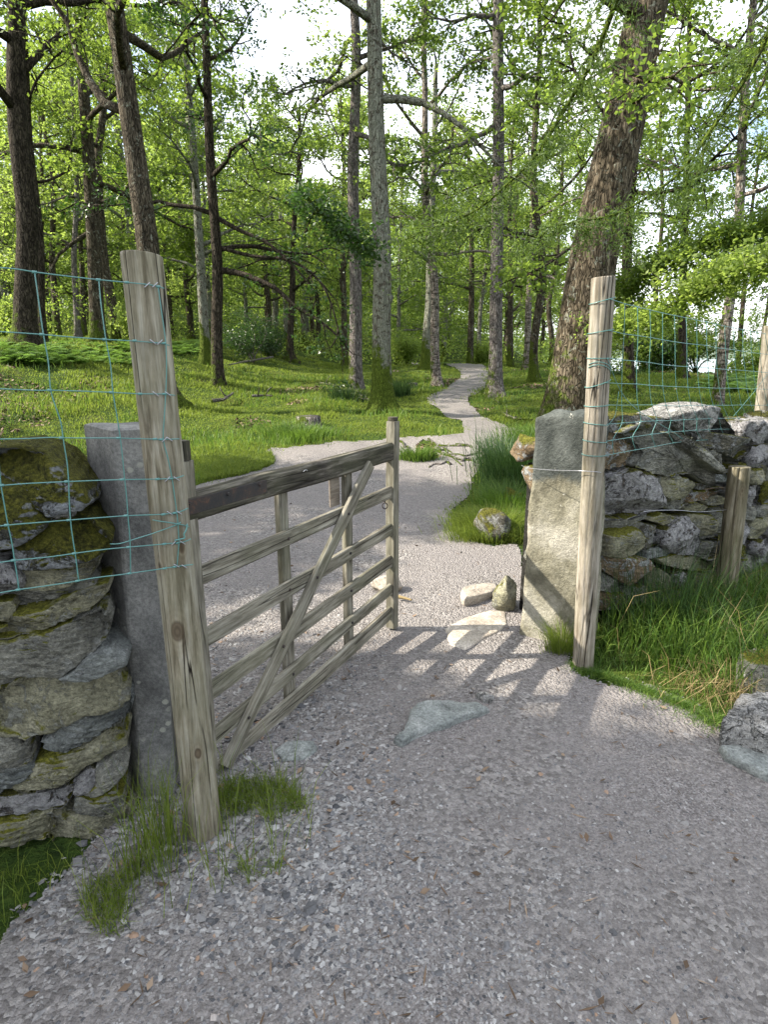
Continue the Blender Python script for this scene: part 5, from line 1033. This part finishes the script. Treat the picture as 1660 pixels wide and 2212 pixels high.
# ---- brown leaf litter on the bare patches
n = 42000; x, y = scatter_fan(n, 7, 26, -36, 36, 1); b_ = fbm(P3(x*.45, y*.45, 40), 4) > .30; b_ &= ~is_gravel(x, y); b_ |= (np.exp(-((x+8.0)**2+(y-10.5)**2)/7.0) > .5); x, y = x[b_], y[b_]
s = NT('dead leaves', .8, .2); s.col(s.ramp(s.geo.outputs['Random Per Island'], [(0, (.06, .04, .025)), (.6, (.15, .10, .065)), (1, (.28, .21, .15))])); M['dead'] = s.m
lb = MB(); leafmesh(lb, np.c_[x, y, gz(x, y)+.015+.03*rng.random(len(x))], .035+.004*y, 1.6, rng); tag(lb.build('leaf_litter', M['dead'], smooth=False), 'brown dead leaves and debris on the bare patches of the woodland floor', kind='stuff')
x, y = scatter_fan(1500, 1.0, 6, -38, 36, 1); k = is_gravel(x, y); x, y = x[k], y[k]; ASP[0] = .10
lb = MB(); leafmesh(lb, np.c_[x, y, gz(x, y)+.014], .022+.04*rng.random(len(x))**2, 2.6, rng); ASP[0] = .5
x, y = scatter_fan(260, 1.2, 6, -38, 36, 1); k = is_gravel(x, y); x, y = x[k], y[k]; leafmesh(lb, np.c_[x, y, gz(x, y)+.016], .02+.02*rng.random(len(x)), 2.0, rng); ASP[0] = .62
tag(lb.build('litter', M['dead'], smooth=False), 'needles, stalks and dead leaves scattered on the gravel', kind='stuff')
# ---- bracken on the slope at the left
def ferns(n, box, seed, name, label):
    rs = np.random.default_rng(seed); mb = MB(); P = []
    while len(P) < n:
        u = rs.uniform(box[0], box[1]); v = rs.uniform(box[2], box[3]); p = hit(u, v)
        if p[1] < 40: P.append(p)
    for p in P:
        for k in range(6):
            a = rs.random()*6.28; L_ = .3+.4*rs.random(); t = np.linspace(0, 1, 12); rx = L_*t*.75; hh_ = .25+.5*rs.random(); rz_ = L_*hh_*(1.25*t-.85*t*t)
            d = np.array([math.cos(a), math.sin(a)]); nd = np.array([-d[1], d[0]])
            for i in range(1, 11):
                c = p+np.array([d[0]*rx[i], d[1]*rx[i], rz_[i]]); w_ = .17*(1-t[i])**.8+.02
                for s_ in (-1, 1):
                    tip = c+np.array([nd[0]*s_*w_+d[0]*w_*.3, nd[1]*s_*w_+d[1]*w_*.3, -.02]); q = np.array([d[0], d[1], .2])*.022
                    mb.add([c-q, c+q, tip+q*.3, tip-q*.3], [[0, 1, 2, 3]])
    tag(mb.build(name, M['fern'], smooth=False), label, kind='stuff')
ferns(130, (0, 330, 735, 790), 4, 'bracken', 'pale green bracken on the rise behind the left trunks')
ferns(90, (370, 450, 740, 765), 5, 'bracken', 'sunlit bracken strip on the ridge right of the thick round post')
ferns(130, (1540, 1680, 810, 850), 6, 'bracken', 'dark green bracken on the brink above the lake')

x, y = scatter_fan(26000, 6.5, 24, -36, 36, 2); rj = np.hypot(x, y); k = ~is_gravel(x, y) & (fbm(P3(x*.9, y*.9, 71), 3) > .02); x, y = x[k], y[k]
mb = MB(); blades(mb, x, y, .10+.13*rng.random(len(x)), .0012*np.hypot(x, y), .55); tag(mb.build('meadow_grass', M['grass_long'], smooth=False), 'taller darker wisps of grass standing in the meadow turf', kind='stuff')
# ---- near boughs that hang into the top and right of the view
def bough(name, pts, r0, n, ls, leaf, bark, label, seed, sub=1.0, flat=.9, spread=.16, droop=0.0):
    rs = np.random.default_rng(seed); P = smooth_line(pts, 26); e = empty(name, P[0], label, 'branch'); mb = MB(); tube(mb, P, np.linspace(r0, r0*.2, 26), 7); ctr = []
    L_ = np.linalg.norm(P[-1]-P[0])
    for q in range(2, 26):
        for s_ in range(2):
            a2 = rs.standard_normal(3)*(1, 1, .45); a2[2] -= droop; d2 = (P[min(q, 25)]-P[q-1]); d2 = d2/np.linalg.norm(d2)*.8+a2
            Q, _ = wander(P[q], d2, L_*.17*sub*(.5+rs.random()), 5, rs, .3, -.04-droop*.2); tube(mb, Q, np.linspace(r0*.22, r0*.06, 6), 4); ctr += list(Q[1:])
    mb.build('limb', M[bark], e, origin=tuple(P[0])); ctr = np.array(ctr); m = n//6
    c = ctr[rs.integers(len(ctr), size=m)]+rs.standard_normal((m, 3))*(spread, spread, spread*.45); C = np.repeat(c, 6, 0)+rs.standard_normal((m*6, 3))*ls*.8
    lb = MB(); leafmesh(lb, C, ls*(.6+.7*rs.random(len(C))), flat, rs); lb.build('leaves', M[leaf], e, smooth=False, origin=tuple(P[0]))
bough('bough', [at_y(1800, 480, 8.5), at_y(1660, 560, 8.8), at_y(1590, 583, 9.2), at_y(1500, 640, 9.6), at_y(1420, 668, 10), at_y(1345, 715, 10.4)], .045, 9500, .07, 'leaf_far', 'bark_birch', 'long pale sunlit bough sweeping down from the right edge above the netting', 1)
bough('bough', [at_y(1760, 440, 10), at_y(1600, 510, 10.5), at_y(1480, 545, 11), at_y(1400, 590, 11.5), at_y(1350, 640, 12)], .05, 11000, .07, 'leaf', 'bark_dark', 'dark upper bough with layered leaves above the pale one at the right', 2)
ASP[0] = .22
bough('fir_bough', [at_y(1390, -160, 4.6), at_y(1290, 120, 4.9), at_y(1160, 340, 5.1), at_y(1030, 460, 5.2), at_y(880, 512, 5.2)], .022, 6000, .045, 'leaf_fir', 'bark_dark', 'drooping dark conifer spray hanging at the top left of the tall fir', 3, .75, .2, .04, .5)
bough('fir_bough', [at_y(1760, -140, 3.8), at_y(1620, 160, 3.9), at_y(1470, 380, 4.0), at_y(1340, 465, 3.95), at_y(1190, 490, 3.9)], .018, 6000, .034, 'leaf_fir', 'bark_dark', 'drooping green conifer spray hanging over the top of the huge leaning trunk', 4, .7, .2, .035, .5)
ASP[0] = .62
bough('bough', [at_y(640, 400, 11), at_y(700, 470, 11), at_y(740, 505, 11), at_y(800, 540, 11)], .035, 2200, .08, 'leaf_dark', 'bark_dark', 'dark hanging bough between the dark trunk and the mossy one', 5)

# ---------------------------------------------------------------- lake, far shore, sky edge
mb = MB(); th = np.linspace(-.2, 1.6, 40); rr_ = np.array([18, 60, 200, 700, 2600, 7000.])
V = np.array([[r_*math.sin(t), r_*math.cos(t), -16.0] for r_ in rr_ for t in th]); q = [[i*40+j, i*40+j+1, (i+1)*40+j+1, (i+1)*40+j] for i in range(5) for j in range(39)]
mb.add(V, np.array(q)[:, ::-1]); s = NT('lake water', .12, .5); s.b.inputs['Base Color'].default_value = (.10, .14, .16, 1); n = s.noise(s.coord(src='World', rnd=False), .8, 4); s.bump(n, .25, .3); M['lake'] = s.m
tag(mb.build('lake', M['lake']), kind='structure')
mb = MB(); na = 120; th = np.linspace(-.3, 1.5, na); V = []; ro = [2300, 2500, 2900, 3400, 4200]; hf = [-18, 8, 30, 60, -20]
for r_, h in zip(ro, hf):
    for t in th: V.append([r_*math.sin(t), r_*math.cos(t), h+(h > 0)*h*.6*float(fbm(np.array([t*9, r_/900, 0.]), 4))])
q = [[i*na+j, i*na+j+1, (i+1)*na+j+1, (i+1)*na+j] for i in range(4) for j in range(na-1)]; mb.add(V, np.array(q)[:, ::-1])
s = NT('far hillside', .95, .05); n = s.noise(s.coord(src='World', rnd=False), .01, 5); s.col(s.ramp(n, [(.35, (.07, .10, .07)), (.65, (.16, .19, .14))])); M['hill'] = s.m
tag(mb.build('hills', M['hill']), kind='structure')

# ---------------------------------------------------------------- rushes, tufts, stumps, fallen wood
def G(u, v): p = hit(u, v); return (p[0], p[1])
c = G(1098, 1060); tuft('rush_clump', 'tall dark rush clump standing right of the path before the slab', 'rushes', (c[0]+.08, c[1]+.35), .30, .8, 2200, .25, .58, .008, M['rush'], .5)
c = G(1082, 1105); tuft('grass_tussock', 'leafy green tussock between the rushes and the rounded boulder', 'grass tussock', (c[0]+.06, c[1]), .24, .55, 3000, .12, .32, .006, M['grass_long'], .7)
c = G(1072, 1150); tuft('grass_tussock', 'sunlit pale green tussock spilling over the rounded boulder', 'grass tussock', (c[0]+.02, c[1]+.02), .32, .22, 5000, .08, .26, .005, M['grass'], .8)
c = G(1062, 1168); tuft('grass_tussock', 'pale bright fringe of grass in front of the rounded boulder at the path edge', 'grass tussock', (c[0]+.05, c[1]-.02), .38, .08, 1500, .06, .20, .004, M['grass'], .9)
c = G(903, 996); tuft('grass_tussock', 'small upright tussock growing in the gravel at the roots', 'grass tussock', c, .26, .12, 900, .08, .26, .008, M['grass_long'], .6)
c = G(1222, 1415); tuft('grass_tussock', 'thin tussock at the joint of the slab and the pale round post', 'grass tussock', (c[0]-.01, c[1]+.02), .08, .05, 420, .08, .24, .0028, M['grass'], .6)
c = G(866, 858); tuft('rush_clump', 'small dark rush clump right of the mossy trunk', 'rushes', c, .25, .25, 500, .3, .6, .012, M['rush'], .5)
c = G(745, 868); tuft('rush_clump', 'faint rush clump at the foot of the grey fir', 'rushes', c, .4, .3, 500, .2, .5, .012, M['rush'], .5)
c = G(650, 945); tuft('grass_tussock', 'round dark green tussock around the cut stump', 'grass tussock', c, .6, .45, 2200, .10, .24, .010, M['grass_long'], .8)
c = G(1120, 960); tuft('grass_tussock', 'tall grass behind the upright slab', 'grass tussock', (c[0]+.3, c[1]), .5, .5, 1800, .15, .4, .008, M['grass_long'], .7)
c = G(1640, 1330); tuft('grass_tussock', 'drooping bright grass clump at the right edge by the mossy stone', 'grass tussock', c, .22, .16, 1500, .15, .36, .004, M['grass_long'], 1.1)
c = G(1430, 1370); tuft('rush_clump', 'upright thin rushes before the middle of the right wall', 'rushes', c, .35, .18, 330, .30, .62, .0035, M['rush'], .25)
def stump(u, v, r, h, label, seed):
    p = hit(u, v); mb = MB(); z = np.array([-.1, 0, .05, h*.6, h, h]); tube(mb, np.c_[np.full(6, p[0]), np.full(6, p[1]), p[2]+z], r*np.array([1.5, 1.3, 1.1, 1, .97, .9]), 18, True, lambda k, th, pp: 1+.12*np.sin(th*3+seed)+.05*np.sin(th*7))
    e = mb.build('tree_stump', M['bark_grey'], origin=tuple(p)); tag(e, label, 'stump')
stump(668, 925, .22, .22, 'low weathered tree stump in the grass behind the gate', 2)
stump(892, 838, .16, .16, 'small stump beside the small dark rush clump', 4)
def stick(pts, r, label, cat='branch', name='fallen_branch', mat='bark_grey', seed=0):
    P = np.array([hit(u, v) for u, v in pts]); P[:, 2] += r*1.1+.012*P[:, 1]*(r > .008)*.5; mb = MB(); P = smooth_line(P, 14); P[:, 2] += .01*vnoise(P*9+seed)*(r > .008); tube(mb, P, np.linspace(r, r*.45, 14), 6)
    if r > .02:
        rs = np.random.default_rng(seed)
        for k in (4, 8): Q, _ = wander(P[k], np.array([rs.normal(), rs.normal(), .6]), .3, 4, rs, .3); tube(mb, Q, np.linspace(r*.5, r*.2, 5), 5)
    return tag(mb.build(name, M[mat], origin=tuple(P[0])), label, cat)
stick([(690, 838), (715, 842), (745, 848)], .035, 'pale fallen branch in front of the grey fir', seed=1)
stick([(545, 868), (570, 866), (590, 867)], .04, 'short fallen log in the meadow grass, right of the hidden trunk', seed=2)
stick([(460, 880), (485, 876), (505, 862)], .05, 'dark rotten log on the meadow below the very dark trunk', seed=3)
stick([(760, 862), (790, 868), (800, 880)], .03, 'small dead branch at the left of the mossy tree foot', seed=4)
stick([(1046, 800+50), (1062, 868), (1078, 880)], .02, 'thin curved branch lying at the foot of the pinkish fir', seed=5)
stick([(1085, 905), (1110, 915), (1150, 918)], .03, 'dead branch in the grass right of the path', seed=6)
stick([(590, 782), (520, 795), (495, 800)], .05, 'brown dead branch near the holly bush', seed=7)
def roots():
    rs = np.random.default_rng(9); e = empty('tree_roots', hit(985, 985), 'tangle of bare tree roots crossing the path by the rushes', 'roots')
    for (a, b) in (((950, 965), (1045, 968)), ((945, 978), (1040, 985)), ((952, 988), (1035, 1000)), ((960, 972), (1000, 1010)), ((925, 955), (985, 985)), ((985, 962), (1050, 978)), ((975, 1000), (930, 1005)), ((1000, 992), (1055, 990)), ((862, 962), (885, 975))):
        P = np.array([hit(a[0]+(b[0]-a[0])*t+rs.normal(0, 2), a[1]+(b[1]-a[1])*t+rs.normal(0, 3.5)) for t in np.linspace(0, 1, 7)]); P[:, 2] = gz(P[:, 0], P[:, 1])+.018
        P = smooth_line(P, 16); P[:, 2] += .02*vnoise(P*4); mb = MB(); tube(mb, P, .022*(1-.5*np.linspace(0, 1, 16)), 7); mb.build('root', M['bark_grey'], e)
roots()
for k, (a, b) in enumerate((((860, 1300), (890, 1306)), ((862, 1018), (890, 1019)), ((700, 1395), (1, 1)), ((712, 1490), (725, 1484)), ((790, 1560), (800, 1574)), ((1148, 1475), (1163, 1507)), ((1262, 1527), (1310, 1555)), ((1230, 1600), (1210, 1583)), ((480, 1410), (510, 1404)), ((716, 1538), (700, 1526)), ((768, 1650), (765, 1670)), ((930, 1610), (950, 1595)))):
    if b == (1, 1): continue
    stick([a, ((a[0]+b[0])/2+2, (a[1]+b[1])/2), b], .0035 if k else .012, 'thin dry twig lying on the gravel near the gateway', 'twig', 'twig', 'straw', k).__setitem__('group', 'twigs on the gravel')
print('SCENE BUILT')
